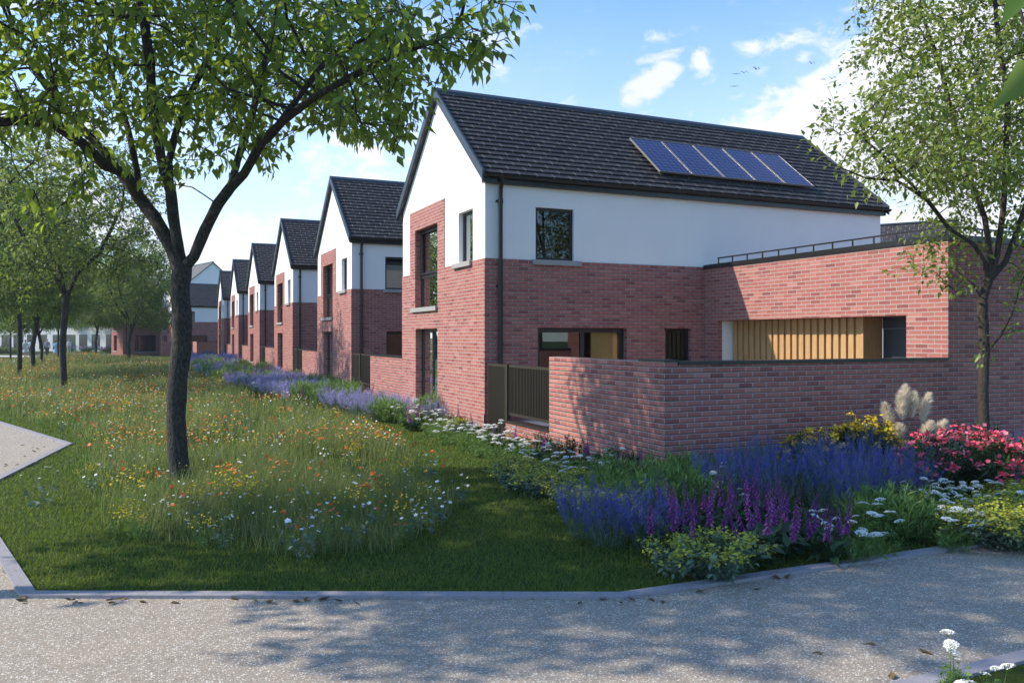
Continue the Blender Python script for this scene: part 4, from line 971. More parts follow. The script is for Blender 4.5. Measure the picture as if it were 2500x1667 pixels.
# front corner bed, from the photograph
plant('coral',9.25,6.95,1.0); plant('coral',10.9,6.6,.95)
plant('ysh',9.1,8.35,1.15,1.22); plant('ysh',8.35,8.55,.85,1.05)
plant('pampas',9.85,8.3,1.0,1.0,0)
for x,y in ((6.05,7.55),(6.5,7.2),(6.95,6.85),(7.35,6.5),(6.3,8.05),(6.8,7.75),(7.25,7.35),(7.7,7.0),(7.1,8.2),(7.6,7.8),(8.1,7.5),(6.85,6.45),(8.0,6.75)): plant('sage',x,y,.95,1.12)
for x,y in ((4.05,6.75),(4.35,6.5),(4.0,7.15),(4.5,6.95)): plant('sage_s',x,y,1,1.12)
for x,y in ((4.45,5.95),(4.75,6.2),(5.0,5.95),(4.7,6.55),(5.05,6.45),(5.3,6.1),(5.4,6.6),(5.6,6.3),(5.35,5.75),(5.7,5.95),(5.1,6.85),(5.75,6.75),(4.95,5.6),(4.35,6.3),(5.95,6.25),(5.55,5.5)): plant('fox',x,y,.95,1.0)
for x,y in ((4.15,5.7),(4.35,5.5)): plant('lime',x,y,1.05,1.2)
for x,y in ((5.75,5.45),(5.95,5.75),(6.15,5.5)): plant('yar',x,y,.95,.95)
for x,y in ((6.55,5.95),(6.8,6.15),(6.75,5.75),(7.1,6.05)): plant('leafy',x,y,.95,.95)
for x,y in ((6.95,5.35),(7.25,5.55),(7.7,5.75),(8.1,5.9),(8.5,6.0),(7.9,6.2),(8.6,5.6),(7.5,6.1),(9.3,5.6),(9.6,5.95),(8.3,6.45)): plant('yar',x,y,1.0,.9 if y<5.6 else 1.1)
for x,y in ((7.4,5.3),(7.75,5.4),(8.1,5.35),(8.5,5.25),(8.9,5.3),(9.3,5.2),(8.0,5.7),(8.4,5.8),(8.9,5.75),(9.4,5.7),(9.0,6.1),(9.8,5.4),(10.2,5.7),(7.6,5.05),(8.2,4.95),(8.8,4.9)): plant('lime',x,y,1.25,1.15)
for x,y in ((8.35,7.35),(8.6,7.0),(8.25,6.9),(8.75,7.4),(9.3,6.15),(10.0,6.0),(10.4,5.9),(8.0,7.5),(9.75,6.2),(8.9,7.75)): plant('fox',x,y,.95,.9)
for x,y in ((10.4,8.1),(10.9,8.4),(11.2,7.9),(12.1,8.2),(12.6,7.8),(11.7,7.6),(12.9,8.4)): plant('sage_s',x,y,1.1,1.2)
for x,y in ((10.5,8.7),(11.6,8.8),(12.4,8.8),(10.0,8.8),(11.3,7.2),(12.2,7.2)): plant('leafyd',x,y,1,1)
for x,y in ((5.3,8.75),(5.65,8.4),(5.95,8.75),(6.3,8.65),(5.45,8.05),(5.85,7.95),(6.7,8.8),(7.1,8.85),(5.1,8.3),(5.25,7.55),(5.7,7.45),(7.6,8.8),(8.0,8.85),(6.15,8.3),(4.95,7.75)): plant('leafy',x,y,1.0,.95)
for x,y in ((5.9,7.3),(6.15,7.75),(5.55,8.9)): plant('yar',x,y,.8,1.1)
for x,y in ((4.75,7.9),(4.6,8.3),(4.8,8.8),(4.6,9.2),(4.85,9.6),(4.55,9.9),(4.75,10.4),(4.5,7.55),(5.1,9.2),(5.0,10.1),(4.9,10.8)): plant('lime',x,y,1.0,1.0)
for x,y in ((5.3,9.4),(5.6,9.8),(5.3,10.2),(5.75,10.4),(5.4,10.9),(5.85,11.2),(5.35,11.5),(5.1,11.9),(5.8,11.9),(5.5,12.4),(5.15,12.7),(5.9,12.7),(5.5,13.2),(5.2,13.5),(5.95,13.5),(5.6,14.0),(5.3,14.4),(5.9,14.4),(5.7,15.0),(6.0,10.0),(5.4,15.2)): plant('yar',x,y,1.05,.95)
for x,y in ((5.75,9.3),(6.05,10.7),(6.1,12.1),(5.95,13.0),(6.1,9.3),(5.7,11.55),(5.6,12.9),(6.05,14.1)): plant('fox1',x,y,1.0,1.0)
for x,y in ((6.15,11.4),(6.2,12.5),(6.15,10.2),(6.15,9.7)): plant('leafyd',x,y,.75,.7)
# bed edge towards the lawn, measured in the photograph
edge=[gnd(*p) for p in ((1265,1201),(1224,1139),(1180,1122),(1095,1095),(1017,1061),(942,1035),(860,1023),(799,1006),(711,986),(626,966),(568,952),(500,925),(470,893),(450,875))]
EY=[p.y for p in edge]; EX=[p.x for p in edge]
seq=[(15.4,17.0,['yar','fox1','lime','fox1','yar','fox']),(17.0,19.4,['leafy','leafy','lav','yar']),(19.4,22.6,['lav','lav','silver','lav']),(22.6,24.8,['fox','fox','lime','leafy']),(24.8,26.6,['leafy','leafy','lav','leafy']),(26.6,29.0,['lav','lav','silver','lav']),
     (29.0,31.5,['lime','lav','leafy','yar']),(31.5,35.5,['lav','fox','lav','lav']),(35.5,39,['lime','leafy','yar','fox']),(39,44,['lav','leafy','fox','lav']),(44,50,['lav','lime','leafy','lav']),(50,58,['leafy','lav','fox','yar']),(58,68,['sage','lav','leafy','sage']),(68,80,['sage','sage','leafy','lav'])]
for y0,y1,ks in seq:
    y=y0
    while y<y1:
        xf=float(np.interp(y,EY,EX)); xf=max(xf,1.6); st_=.62*(1+.018*(y-15))
        x=xf+.22; j=0
        while x<6.2:
            k=ks[int(gp.integers(0,len(ks)))]
            plant(k,x+gp.uniform(-.1,.1),y+gp.uniform(-.2,.2),1.08*(1+.01*(y-15)),1.25 if k in('leafy','leafyd') else 1.12); x+=st_*gp.uniform(.9,1.25)
        y+=st_*gp.uniform(.95,1.15)
# bed in front of the far white terrace and beside the end house
for i in range(26):
    u=150+i*9.5+gp.uniform(-3,3); p=gnd(u,gp.uniform(857.5,861)); plant(['lav','fox','leafy','sage','yar'][i%5],p.x,p.y,1.9,1.5)
for i in range(8):
    p=gnd(-20+i*9,862+gp.uniform(-1,2)); plant(['leafy','leafyd'][i%2],p.x,p.y,2.0,1.6)
# labels: kind + rank + the thing it grows by
OR=['nearest','second nearest','third nearest','fourth nearest','fifth nearest','sixth nearest','seventh nearest','eighth nearest','ninth nearest','tenth nearest','eleventh nearest','twelfth nearest','thirteenth nearest','fourteenth nearest','fifteenth nearest','sixteenth nearest','seventeenth nearest','eighteenth nearest']
def zone(x,y):
    if y>79: return 'far white terrace'
    if y<9.2:
        if x<4.7: return 'left tip of the corner bed'
        if x<6.4: return 'kerb before the wall corner' if y<7.1 else 'wall corner'
        if x<8.4: return 'middle of the right garden wall' if y>6.3 else 'kerb below the big sage'
        return 'pampas grass' if (x<10.2 and y>6.5) else ('kerb at the right edge' if y<6.5 else 'right-hand tree')
    if y<12.5: return 'sunlit face of the tall garden wall'
    if y<15.5: return 'nearest slat railing'
    n_=int((y-15.5)//STEP); f=(y-15.5)-n_*STEP
    return (names[min(n_,5)]+' gable wall') if f<6 else ('garden wall past the '+names[min(n_,5)]+' gable')
Z={}
for k,o,x,y in planted: Z.setdefault((k,zone(x,y)),[]).append((math.hypot(x,y),o))
for (k,z),L_ in Z.items():
    L_.sort(key=lambda t:t[0])
    for i,(d,o) in enumerate(L_):
        lb=(DESC[k]+' by the '+z) if len(L_)==1 else ((OR[i] if i<12 else 'one of the farther')+' '+DESC[k]+(' by the ' if i<12 else 's by the ')+z)
        tag(o,lb,CAT[k],DESC[k]+'s in the flower bed')
print('PLANTS',len(planted))
for k,v in PROTO.items():
    for o in v:
        if o.name not in used:
            for c in list(o.children): bpy.data.objects.remove(c)
            bpy.data.objects.remove(o)
# ------------------------------------------------------------------ lawn and meadow
def vp(l): return [tuple(gnd(a/.9408,b/.9408))[:2] for a,b in l]
meadow=vp([(230,1200),(330,1245),(480,1270),(700,1290),(900,1270),(1010,1215),(1060,1170),(1010,1100),(935,1025),(835,965),(665,917),(560,888),(460,868),(440,835),(330,806),(130,802)])
meadow=meadow[:-1]+[tuple(gnd(90,872))[:2],tuple(gnd(-40,890))[:2],tuple(gnd(-260,915))[:2]]+vp([(-60,945),(40,962),(130,985),(205,1040),(185,1120)])
meadow[14]=tuple(gnd(200,863))[:2]
bbx=[min(p[0] for p in meadow),max(p[0] for p in meadow),min(p[1] for p in meadow),max(p[1] for p in meadow)]
def sample(poly,n,pw,seed,dmax=200,dmin=4.5,ox=0.0):
    # denser close by, thinning with distance from the path
    g=np.random.default_rng(seed); out=[]
    tot=0
    xs=[p[0] for p in poly]; ys=[p[1] for p in poly]
    while tot<n:
        d=(dmin**(2-pw)+(dmax**(2-pw)-dmin**(2-pw))*g.random(200000))**(1/(2-pw)) if abs(pw-2)>1e-3 else dmin*(dmax/dmin)**g.random(200000)
        a=g.uniform(-.75,.95,200000); P=np.stack([np.sin(a)*d,np.cos(a)*d],1); P=P[inpoly(P,poly)]; out.append(P); tot+=len(P)
        if len(P)==0: break
    return np.concatenate(out)[:n]
def nz(P,s,seed):                          # cheap smooth noise 0..1
    r=np.random.default_rng(seed); v=np.zeros(len(P))
    for k in range(6):
        a=r.uniform(0,2*PI); f=s*r.uniform(.5,1.8); v+=np.sin((P[:,0]*math.cos(a)+P[:,1]*math.sin(a))*f+r.uniform(0,6))
    return v/6*.9+.5
def edged(P,poly):
    A_=np.array(poly); B_=np.roll(A_,-1,0); best=np.full(len(P),1e9)
    for a,b_ in zip(A_,B_):
        ab=b_-a; t=np.clip(((P-a)@ab)/(ab@ab+1e-9),0,1); best=np.minimum(best,np.linalg.norm(P-(a+t[:,None]*ab),axis=1))
    return best
lawn_poly=[tuple(p)[:2] for p in kA[1:-1]]+[(16,4.3),(16,9.1),(6.35,9.1),(6.35,40),(-8,40)]
gg=np.random.default_rng(41)
def blades(name,P,hmin,hmax,w0,tmpl,tf,mat,seed,lean=.45,wd=.0,hscale=None):
    g=np.random.default_rng(seed); n=len(P); d=np.linalg.norm(P,axis=1); D=np.stack([g.normal(0,lean,n),g.normal(0,lean,n),np.ones(n)],1); X,Y,Z_=frames(D,g.uniform(0,6.28,n))
    h=g.uniform(hmin,hmax,n); 
    if hscale is not None: h=h*hscale
    w=w0*(1+wd*np.maximum(d-6,0))
    T=tmpl[None]*np.stack([w,h,h],1)[:,None,:]
    Vv=T[:,:,0:1]*X[:,None]+T[:,:,1:2]*Y[:,None]+T[:,:,2:3]*Z_[:,None]+np.concatenate([P,np.zeros((n,1))],1)[:,None]
    k=len(tmpl); F=(tf[None]+(np.arange(n)*k)[:,None,None]).reshape(-1,3); nb=NB(); nb.add(Vv.reshape(-1,3),F); return nb.build(name,mat)
P=sample(lawn_poly,190000,2.0,42,30,5.0); o=blades('lawn_grass',P,.022,.058,.0055,BLADE,BLADE_F,M['grass'],43,.55,.16); tag(o,'short green lawn grass growing inside the kerb','grass',kind='stuff')
cor=[tuple(p)[:2] for p in (kB[0],kB[1])]; cor=cor[::-1] 
dk=(kB[1]-kB[0]).normalized(); nk=Vector((dk.y,-dk.x,0)); c0,c1=kB[0]+nk*.12,kB[1]+nk*.12
cpoly=[tuple(c0)[:2],tuple(c1)[:2],tuple(c1+nk*6)[:2],tuple(c0+nk*6)[:2]]
sheet('verge',[c0,c1,c1+nk*6,c0+nk*6],.012,M['turf'])
P=sample(cpoly,12000,2.0,44,8,2.5); o=blades('verge_grass',P,.03,.09,.005,BLADE,BLADE_F,M['grass'],45,.4,.1); tag(o,'grass behind the kerb in the bottom right corner','grass',kind='stuff')
BL2=np.array([[-.5,0,0],[.5,0,0],[-.35,.5,.03],[.35,.5,.03],[0,1,.28]])
P=sample(meadow,120000,1.75,46,105,7.0); ed=edged(P,meadow); keep=gg.random(len(P))<np.clip(.25+ed*.7,0,1)*np.clip(nz(P,1.9,3)*2.8-.7,.10,1); P=P[keep]; ed=ed[keep]
o=blades('meadow_grass',P,.16,.46,.0055,BL2,CURL_F,M['tallgrass'],47,.22,.09,np.clip(.5+ed*.45,0,1)*(.72+.75*np.clip(nz(P,2.6,31),0,1))*np.where(np.hypot(P[:,0]-.4,P[:,1]-11.7)<.75,.45,1.0)); tag(o,'tall feathery meadow grass around the tree trunks','grass',kind='stuff')
# leafy undergrowth and far-off blossoms of the meadow
def blooms(name,n,seed,mats,pw,dmin,dmax,size,hz,patch,label,grow=.02):
    P=sample(meadow,n,pw,seed,dmax,dmin); g=np.random.default_rng(seed+1); ed=edged(P,meadow); k=(g.random(len(P))<np.clip(nz(P,patch[0],patch[1])*patch[2]+patch[3],0,1))&(ed>.15); P=P[k]; n=len(P); d=np.linalg.norm(P,axis=1)
    z=g.uniform(hz[0],hz[1],n)*np.clip(.6+ed[k]*.5,0,1); X,Y,Z_=frames(nrm(np.stack([g.normal(0,.5,n),g.normal(-.3,.5,n),np.ones(n)],1))); nb=NB(); nb.inst(FLW,FLW_F,np.concatenate([P,z[:,None]],1),X,Y,Z_,size*g.uniform(.7,1.25,n)*(1+grow*np.maximum(d-10,0)),0)
    nb.M=[np.repeat(g.choice(len(mats),n,p=[m[1] for m in mats]),len(FLW_F))]; o=nb.build(name,[M[m[0]] for m in mats]); return tag(o,label,'flowers',kind='stuff')
blooms('meadow_flowers',19000,51,[('orange',.52),('yellow',.36),('white',.12)],1.45,14,105,.017,(.22,.46),(.8,5,2.2,-.55),'orange, yellow and white flowers scattered through the far meadow',.012)
blooms('meadow_yellow_flowers',4200,53,[('yellow',.85),('lime',.15)],1.9,7.8,40,.010,(.15,.40),(1.1,9,3.2,-1.4),'tiny yellow flowers massed in patches of the meadow',.02)
blooms('meadow_white_flowers',700,55,[('white',1.0)],1.9,8,40,.013,(.15,.42),(.9,12,1.5,-.1),'small white flowers dotted through the near meadow',.02)
def wild(seed,name,h,nst,fs,pet,nf,leafc='green1',lsz=.05,nl=30,spread=.12):
    g=np.random.default_rng(seed); P=curves(g,nst,.03,spread,h,.4); nb=NB(); ribbon(nb,P,.0022,0,g); put(nb,g,P,nl,.0,.6,LEAF,LEAF_F,lsz,0,.9,.4)
    k=np.arange(nst) if nf==1 else g.integers(0,nst,nf); n=len(k); p=P[k,-1]+(0 if nf==1 else g.normal(0,1,(n,3))*[.03,.03,.018]); X,Y,Z_=frames(nrm(g.normal(0,.45,(n,3))+[0,-.25,1])); nb.inst(FLW,FLW_F,p,X,Y,Z_,fs*g.uniform(.8,1.2,n),1)
    return nb.build(name,[M[leafc],M[pet]])
WP={'poppy':[wild(61,'poppy_plant',.5,4,.032,'orange',1),wild(62,'poppy_plant',.42,3,.030,'orange',1),wild(63,'poppy_plant',.55,6,.028,'orange',1)],
    'daisy':[wild(64,'daisy_plant',.40,6,.022,'white',1,'green3'),wild(65,'daisy_plant',.48,4,.024,'white',1,'green3',.06,16),wild(66,'daisy_plant',.3,8,.018,'white',1,'green3')],
    'butter':[wild(67,'buttercup_plant',.36,14,.011,'yellow',60,'green1',.035,50,.18),wild(68,'buttercup_plant',.44,10,.012,'yellow',46,'green1',.04,40,.14)]}
WL={'poppy':'orange poppy plant standing in the wildflower meadow','daisy':'small white daisy plant growing in the wildflower meadow','butter':'bushy yellow buttercup plant in the wildflower meadow'}
wused=set()
def wplant(k,x,y,s):
    src=WP[k][int(gp.integers(0,len(WP[k])))]
    if src.name in wused: o=src.copy(); COL.objects.link(o)
    else: o=src; wused.add(src.name)
    o.location=(x,y,0); o.rotation_euler=(0,0,gp.uniform(0,6.28)); o.scale=(s,)*3; tag(o,WL[k],{'poppy':'poppy','daisy':'daisy','butter':'buttercup'}[k],{'poppy':'orange poppies in the meadow','daisy':'white daisies in the meadow','butter':'yellow buttercups in the meadow'}[k])
for k,n,pw,dm,sd in (('poppy',120,1.5,45,71),('daisy',50,1.7,24,72),('butter',40,1.5,32,73)):
    P=sample(meadow,n,pw,sd,dm,7.5); 
    for x,y in P: wplant(k,float(x),float(y),gp.uniform(.75,1.15))
for k,l in (('poppy',[(820,1150),(850,1160),(880,1120),(845,1190),(560,1150),(500,1080),(900,1050),(960,1060),(1010,1045),(720,1080)]),('daisy',[(660,1230),(700,1250),(690,1262),(960,1190),(990,1200),(1010,1180),(940,1210),(830,1230),(740,1240),(480,1190),(90,1140),(120,1130),(1060,1130)]),('butter',[(270,1200),(300,1210),(520,1130),(560,1170),(860,1150),(460,1150),(320,1215)])):
    for u,v in l: p=gnd(u/.9408,(v+28)/.9408); wplant(k,p.x,p.y,gp.uniform(.9,1.2))
# ------------------------------------------------------------------ people
def skin_mesh(name, pts, edges, rads, mat, parent, sub=1):
    me=bpy.data.meshes.new(name); me.from_pydata([tuple(p) for p in pts],edges,[]); o=bpy.data.objects.new(name,me); COL.objects.link(o)
    sm=o.modifiers.new('skin','SKIN'); sm.use_smooth_shade=True
    for v,r in zip(me.skin_vertices[0].data,rads): v.radius=(r if hasattr(r,'__len__') else (r,r))
    me.skin_vertices[0].data[0].use_root=True
    ss=o.modifiers.new('sub','SUBSURF'); ss.levels=sub; ss.render_levels=sub
    dg=bpy.context.evaluated_depsgraph_get(); m2=bpy.data.meshes.new_from_object(o.evaluated_get(dg)); bpy.data.objects.remove(o)
    m2.name=name; m2.materials.clear(); m2.materials.append(mat)
    for p in m2.polygons: p.use_smooth=True
    q=bpy.data.objects.new(name,m2); link(q,parent); return q
M['skin']=simple('skin',(.45,.27,.20),.6)
def person(loc,rz,label,top,bottom,hair,stride=.12,h=1.72,skirt=False,arm=None,bag=False,child=1.0):
    e=empty('person',loc,rz,label,'person'); k=h/1.72; e.scale=(k,)*3
    # faces local +y; feet on the ground
    pts=[(0,0,.94),(0,.0,1.12),(0,0,1.32),(0,.0,1.44),(0,.01,1.52),(0,.02,1.60),(0,.02,1.68)]
    ed=[(i,i+1) for i in range(6)]; rd=[(.145,.10),(.125,.09),(.155,.095),(.10,.07),(.05,.05),(.075,.09),(.06,.075)]
    body_pts=list(pts); body_ed=list(ed); body_rd=list(rd); legs=[];arms=[]
    for s,f in ((-1,stride),(1,-stride)):
        i=len(body_pts); body_pts+=[(s*.09,0,.88),(s*.095,f*.55+.03,.48),(s*.095,f*1.0-.02,.09),(s*.10,f+.13,.035)]; body_ed+=[(0,i),(i,i+1),(i+1,i+2),(i+2,i+3)]; body_rd+=[.085,.06,.04,.035]; legs.append(body_pts[i:i+4])
        j=len(body_pts); a=[(s*.17,0,1.42),(s*.23,-.02-f*.3,1.14),(s*.24,.05-f*.9,.90),(s*.24,.07-f,.80)]
        if arm and s==1: a=[(s*.17,0,1.42),(s*.27,.10,1.28),(s*.13,.17,1.50),(s*.09,.12,1.58)]
        body_pts+=a; body_ed+=[(2,j),(j,j+1),(j+1,j+2),(j+2,j+3)]; body_rd+=[.055,.04,.03,.032]; arms.append(a)
    skin_mesh('body',body_pts,body_ed,body_rd,M['skin'],e)
    tp=[(0,0,.90),(0,0,1.12),(0,0,1.33),(0,0,1.45)]; te=[(0,1),(1,2),(2,3)]; tr=[(.165,.125),(.15,.11),(.18,.118),(.10,.08)]
    for a in arms: j=len(tp); tp+=a[:3]; te+=[(2,j),(j,j+1),(j+1,j+2)]; tr+=[.072,.055,.045]
    skin_mesh('jacket' if not skirt else 'dress_top',tp,te,tr,top,e)
    if skirt:
        mb=MB(); n=14; prof=[(.94,.15),(.80,.18),(.62,.21),(.50,.235)]
        for (z0,r0),(z1,r1) in zip(prof[:-1],prof[1:]):
            for i in range(n):
                a0,a1=2*PI*i/n,2*PI*(i+1)/n; mb.quad((math.cos(a0)*r0,math.sin(a0)*r0*.8,z0),(math.cos(a1)*r0,math.sin(a1)*r0*.8,z0),(math.cos(a1)*r1,math.sin(a1)*r1*.8,z1),(math.cos(a0)*r1,math.sin(a0)*r1*.8,z1))
        mb.build('skirt',bottom,e,smooth=True)
    else:
        lp=[(0,0,.93)]; le=[]; lr=[(.15,.11)]
        for l in legs: j=len(lp); lp+=l[:3]; le+=[(0,j),(j,j+1),(j+1,j+2)]; lr+=[.105,.078,.06]
        skin_mesh('trousers',lp,le,lr,bottom,e)
    sh=MB()
    for l in legs: x,y,z=l[3]; sh.tube([(x,y-.17,.05),(x,y-.06,.055),(x,y+.03,.045),(x,y+.09,.035)],[.03,.045,.045,.025],8)
    sh.build('shoes',M['black_metal'],e,smooth=True)
    hm=bpy.data.meshes.new('hair'); bm=bmesh.new(); bmesh.ops.create_icosphere(bm,subdivisions=3,radius=1)
    for v in bm.verts:
        v.co=Vector((v.co.x*.088,v.co.y*.105,v.co.z*.10)); 
        if v.co.y>.02: v.co.z=max(v.co.z,.03); 
    bmesh.ops.translate(bm,vec=(0,.0,1.655),verts=bm.verts); bm.to_mesh(hm); bm.free(); hm.materials.append(hair)
    for p in hm.polygons: p.use_smooth=True
    link(bpy.data.objects.new('hair',hm),e)
    fc=MB()
    for s in (-1,1): fc.box((s*.03-.01,.095,1.625),(s*.03+.01,.112,1.64))
    fc.box((-.02,.10,1.565),(.02,.112,1.573)); fc.build('face',hair,e)
    nose=MB(); nose.tube([(0,.10,1.625),(0,.125,1.60)],[.008,.014],6); nose.build('nose',M['skin'],e)
    return e
cl=lambda n_,c: simple(n_,c,.9)
hb=cl('dark_hair',(.03,.02,.015)); hg_=cl('grey_hair',(.35,.33,.31)); hf=cl('brown_hair',(.14,.07,.03))
grey=cl('grey_cloth',(.26,.27,.30)); cream=cl('cream_cloth',(.50,.47,.42)); blk=cl('black_cloth',(.02,.02,.022)); blu=cl('light_blue_cloth',(.22,.42,.62)); navy=cl('navy_cloth',(.03,.04,.06)); white_c=cl('white_cloth',(.62,.63,.65)); grn=cl('green_cloth',(.10,.16,.14))
def pg(u,v): p=gnd(u,v); return (p.x,p.y,.013)
person(pg(62,872.5),math.radians(-10),'woman in a long cream dress seen from behind, walking on the left footpath',cream,cream,hf,skirt=True,h=1.70)
person(pg(74,872),math.radians(-15),'person in pale shirt half hidden behind the forked tree trunk',white_c,grn,hb,h=1.72)
person(pg(115,873),math.radians(165),'man in grey jacket and black trousers walking between the park trees',grey,blk,hg_,h=1.78)
person(pg(136,873),math.radians(-20),'person in light blue dress beside the man in grey',blu,blu,hb,skirt=True,h=1.62)
person(pg(143,868),math.radians(0),'person in grey top partly behind the thin young tree',grey,navy,hb,h=1.7)
person(pg(169,864),math.radians(20),'distant person in white top standing right of the third trunk',white_c,cream,hg_,h=1.7)
p=gnd(493,864); person((p.x,p.y,0),math.radians(200),'man in white shirt with a hand to his head by the far wall',white_c,navy,hb,h=1.78,arm=True,stride=.05)
# ------------------------------------------------------------------ birds
def bird(loc,rz,flap,label,sz=1.0):
    e=empty('bird',loc,rz,label,'bird','small dark birds in the sky'); e.scale=(sz,)*3
    skin_mesh('body',[(0,-.16,0),(0,0,0),(0,.14,.02),(0,.21,.03),(0,-.26,.0)],[(0,1),(1,2),(2,3),(0,4)],[.04,.062,.04,.018,(.05,.01)],M['bird'],e)
    for s in (-1,1):
        w=MB(); pr=[(0,.09,-.09,0),(.18,.11,-.07,.5),(.36,.06,-.07,1),(.55,-.06,-.14,1.7)]
        zz=lambda t: flap*(.30*math.sin(min(t,1)*PI/2)-.42*max(0,t-1)) if flap>0 else flap*-.02*t
        for (x0,a0,b0,t0),(x1,a1,b1,t1) in zip(pr[:-1],pr[1:]):
            for dz in (.0,-.012): w.quad((s*x0,a0,zz(t0)+dz),(s*x1,a1,zz(t1)+dz),(s*x1,b1,zz(t1)+dz),(s*x0,b0,zz(t0)+dz))
            w.quad((s*x0,a0,zz(t0)),(s*x1,a1,zz(t1)),(s*x1,a1,zz(t1)-.012),(s*x0,a0,zz(t0)-.012))
        w.build('wing',M['bird'],e)
M['bird']=simple('bird_feathers',(.03,.03,.035),.8)
BW=[((1797,181),1,'gliding bird, left of the pair in the middle of the sky',-.3),((1816,179),1,'bird with arched wings, second of the group of four',1),((1846,170),1,'highest bird of the group of four, wings arched',1.1),((1793,211),1,'lowest bird of the group of four, gliding flat',-.3),
    ((1981,156),.8,'lone bird flying highest above the big cloud edge',1.3),((2011,194),1,'flat gliding bird, left of the pair before the big cloud',-.3),((2031,193),1,'arched-wing bird, right of the pair before the big cloud',1),((2127,191),.9,'rightmost bird, next to the right-hand tree crown',1),((1260,102),.9,'solitary bird beside the big tree crown',1.4)]
for (px_,s_,lb,fl) in BW:
    bird(atd(px_[0],px_[1],110),math.radians(random.uniform(-40,10)),fl,lb,s_*.95)
# ------------------------------------------------------------------ fallen leaves along the kerb and on the path
lt=NB(); g=np.random.default_rng(3); 
def dry(seed):
    g=np.random.default_rng(seed); T=np.array([[0,0,0],[-.02,.03,.012],[0,.035,.0],[.02,.03,.014],[-.018,.06,.010],[0,.065,.004],[.016,.06,.016],[0,.10,.020]])*1.15; F=np.array([[0,2,1],[0,3,2],[1,2,4],[2,5,4],[2,3,5],[3,6,5],[4,5,7],[5,6,7]])
    nb=NB(); nb.add(T+g.normal(0,.003,T.shape),F); o=nb.build('fallen_leaf',M['dryleaf']); return o
DL=[dry(i) for i in range(4)]
fl=[(62,1466),(70,1472),(184,1467),(202,1472),(256,1468),(285,1472),(312,1464),(340,1469),(415,1474),(445,1464),(582,1466),(622,1467),(649,1471),(713,1468),(745,1472),(776,1467),(836,1470),(869,1473),(900,1464),(1412,1477),(1470,1470),(1514,1473),(1553,1470),(1584,1462),(1616,1468),(1696,1448),(1906,1416),(1915,1414),(1838,1440),
    (2140,1576),(2010,1598),(2178,1661),(60,1087),(78,1094),(95,1097),(64,1115),(88,1105),(105,1092),(20,1135),(8,1140),(2275,1602),(36,1137)]
for i,(u,v) in enumerate(fl):
    o=DL[i] if i<4 else DL[i%4].copy()
    if i>=4: COL.objects.link(o)
    p=gnd(u,v); o.location=(p.x,p.y,.010); o.rotation_euler=(random.uniform(-.25,.25),random.uniform(-.3,.3),random.uniform(0,6.28)); s=random.uniform(.55,1.0); o.scale=(s,s,s)
    tag(o,'dry brown leaf lying on the pale path near the kerb','leaf','fallen leaves on the path')
# white umbel flower at the bottom right corner
def corner(seed,u,v,h,ns,lb):
    o=p_yarrow(seed,h/.72,.10,ns,'wild_carrot'); o.scale=(.72,.72,.72); p=gnd(u,v); o.location=(p.x,p.y,0); tag(o,lb,'wildflower')
corner(81,2330,1745,.48,4,'taller white wild carrot flower at the bottom right corner kerb')
corner(82,2310,1800,.36,3,'lower white wild carrot flower at the bottom edge of the picture')
corner(83,2440,1740,.30,3,'greenish wild carrot flower nearest the bottom right corner')
# ------------------------------------------------------------------ light and sky
SUN=Vector((-1,.40,.86)).normalized()
sd=bpy.data.lights.new('sun','SUN'); sd.energy=5.0; sd.angle=math.radians(.6); sd.color=(1,.915,.77)
so=bpy.data.objects.new('sun',sd); COL.objects.link(so); so.rotation_euler=SUN.to_track_quat('Z','Y').to_euler()
wd=bpy.data.worlds.new('World'); S.world=wd; wd.use_nodes=True; nt=wd.node_tree; n=N(nt); bg=nt.nodes['Background']
sky=n('TexSky',sky_type='NISHITA',sun_disc=False,sun_elevation=math.asin(SUN.z),sun_rotation=math.atan2(SUN.x,SUN.y)%(2*PI),altitude=0,air_density=1.0,dust_density=.4,ozone_density=2.0)
dirn=n('TexCoord').outputs['Generated']
noise=n('TexNoise',ins={'Vector':n('Mapping',ins={'Vector':dirn,'Scale':(1,1,1.8)}).outputs[0],'Scale':7.0,'Detail':9.0,'Roughness':.58,'Distortion':.3})
fine=n('TexNoise',ins={'Vector':n('Mapping',ins={'Vector':dirn,'Scale':(1,1,1.6)}).outputs[0],'Scale':2.6,'Detail':8.0,'Roughness':.6})
n2=n('TexNoise',ins={'Vector':n('Mapping',ins={'Vector':dirn,'Scale':(1,1,1.5)}).outputs[0],'Scale':26.0,'Detail':6.0,'Roughness':.6,'Distortion':.4})
blobs=[(2330,290,520,170,-20,1.3),(1960,300,340,105,-18,1.2),(2330,90,270,150,-15,1.3),(2420,470,420,150,0,.9),(1600,200,95,42,-28,1),(1715,150,50,55,-60,.9),
       (1620,95,110,34,-12,.6),(1850,110,120,30,-10,.6),(1560,100,26,18,-20,.4),(1640,130,110,22,-12,.5),(1963,138,24,18,0,.4),
       (520,600,190,95,0,.85),(640,660,260,80,0,.8),(880,390,210,70,-10,.5),(280,500,260,130,0,.6),(60,300,200,70,0,.6)]
acc=None
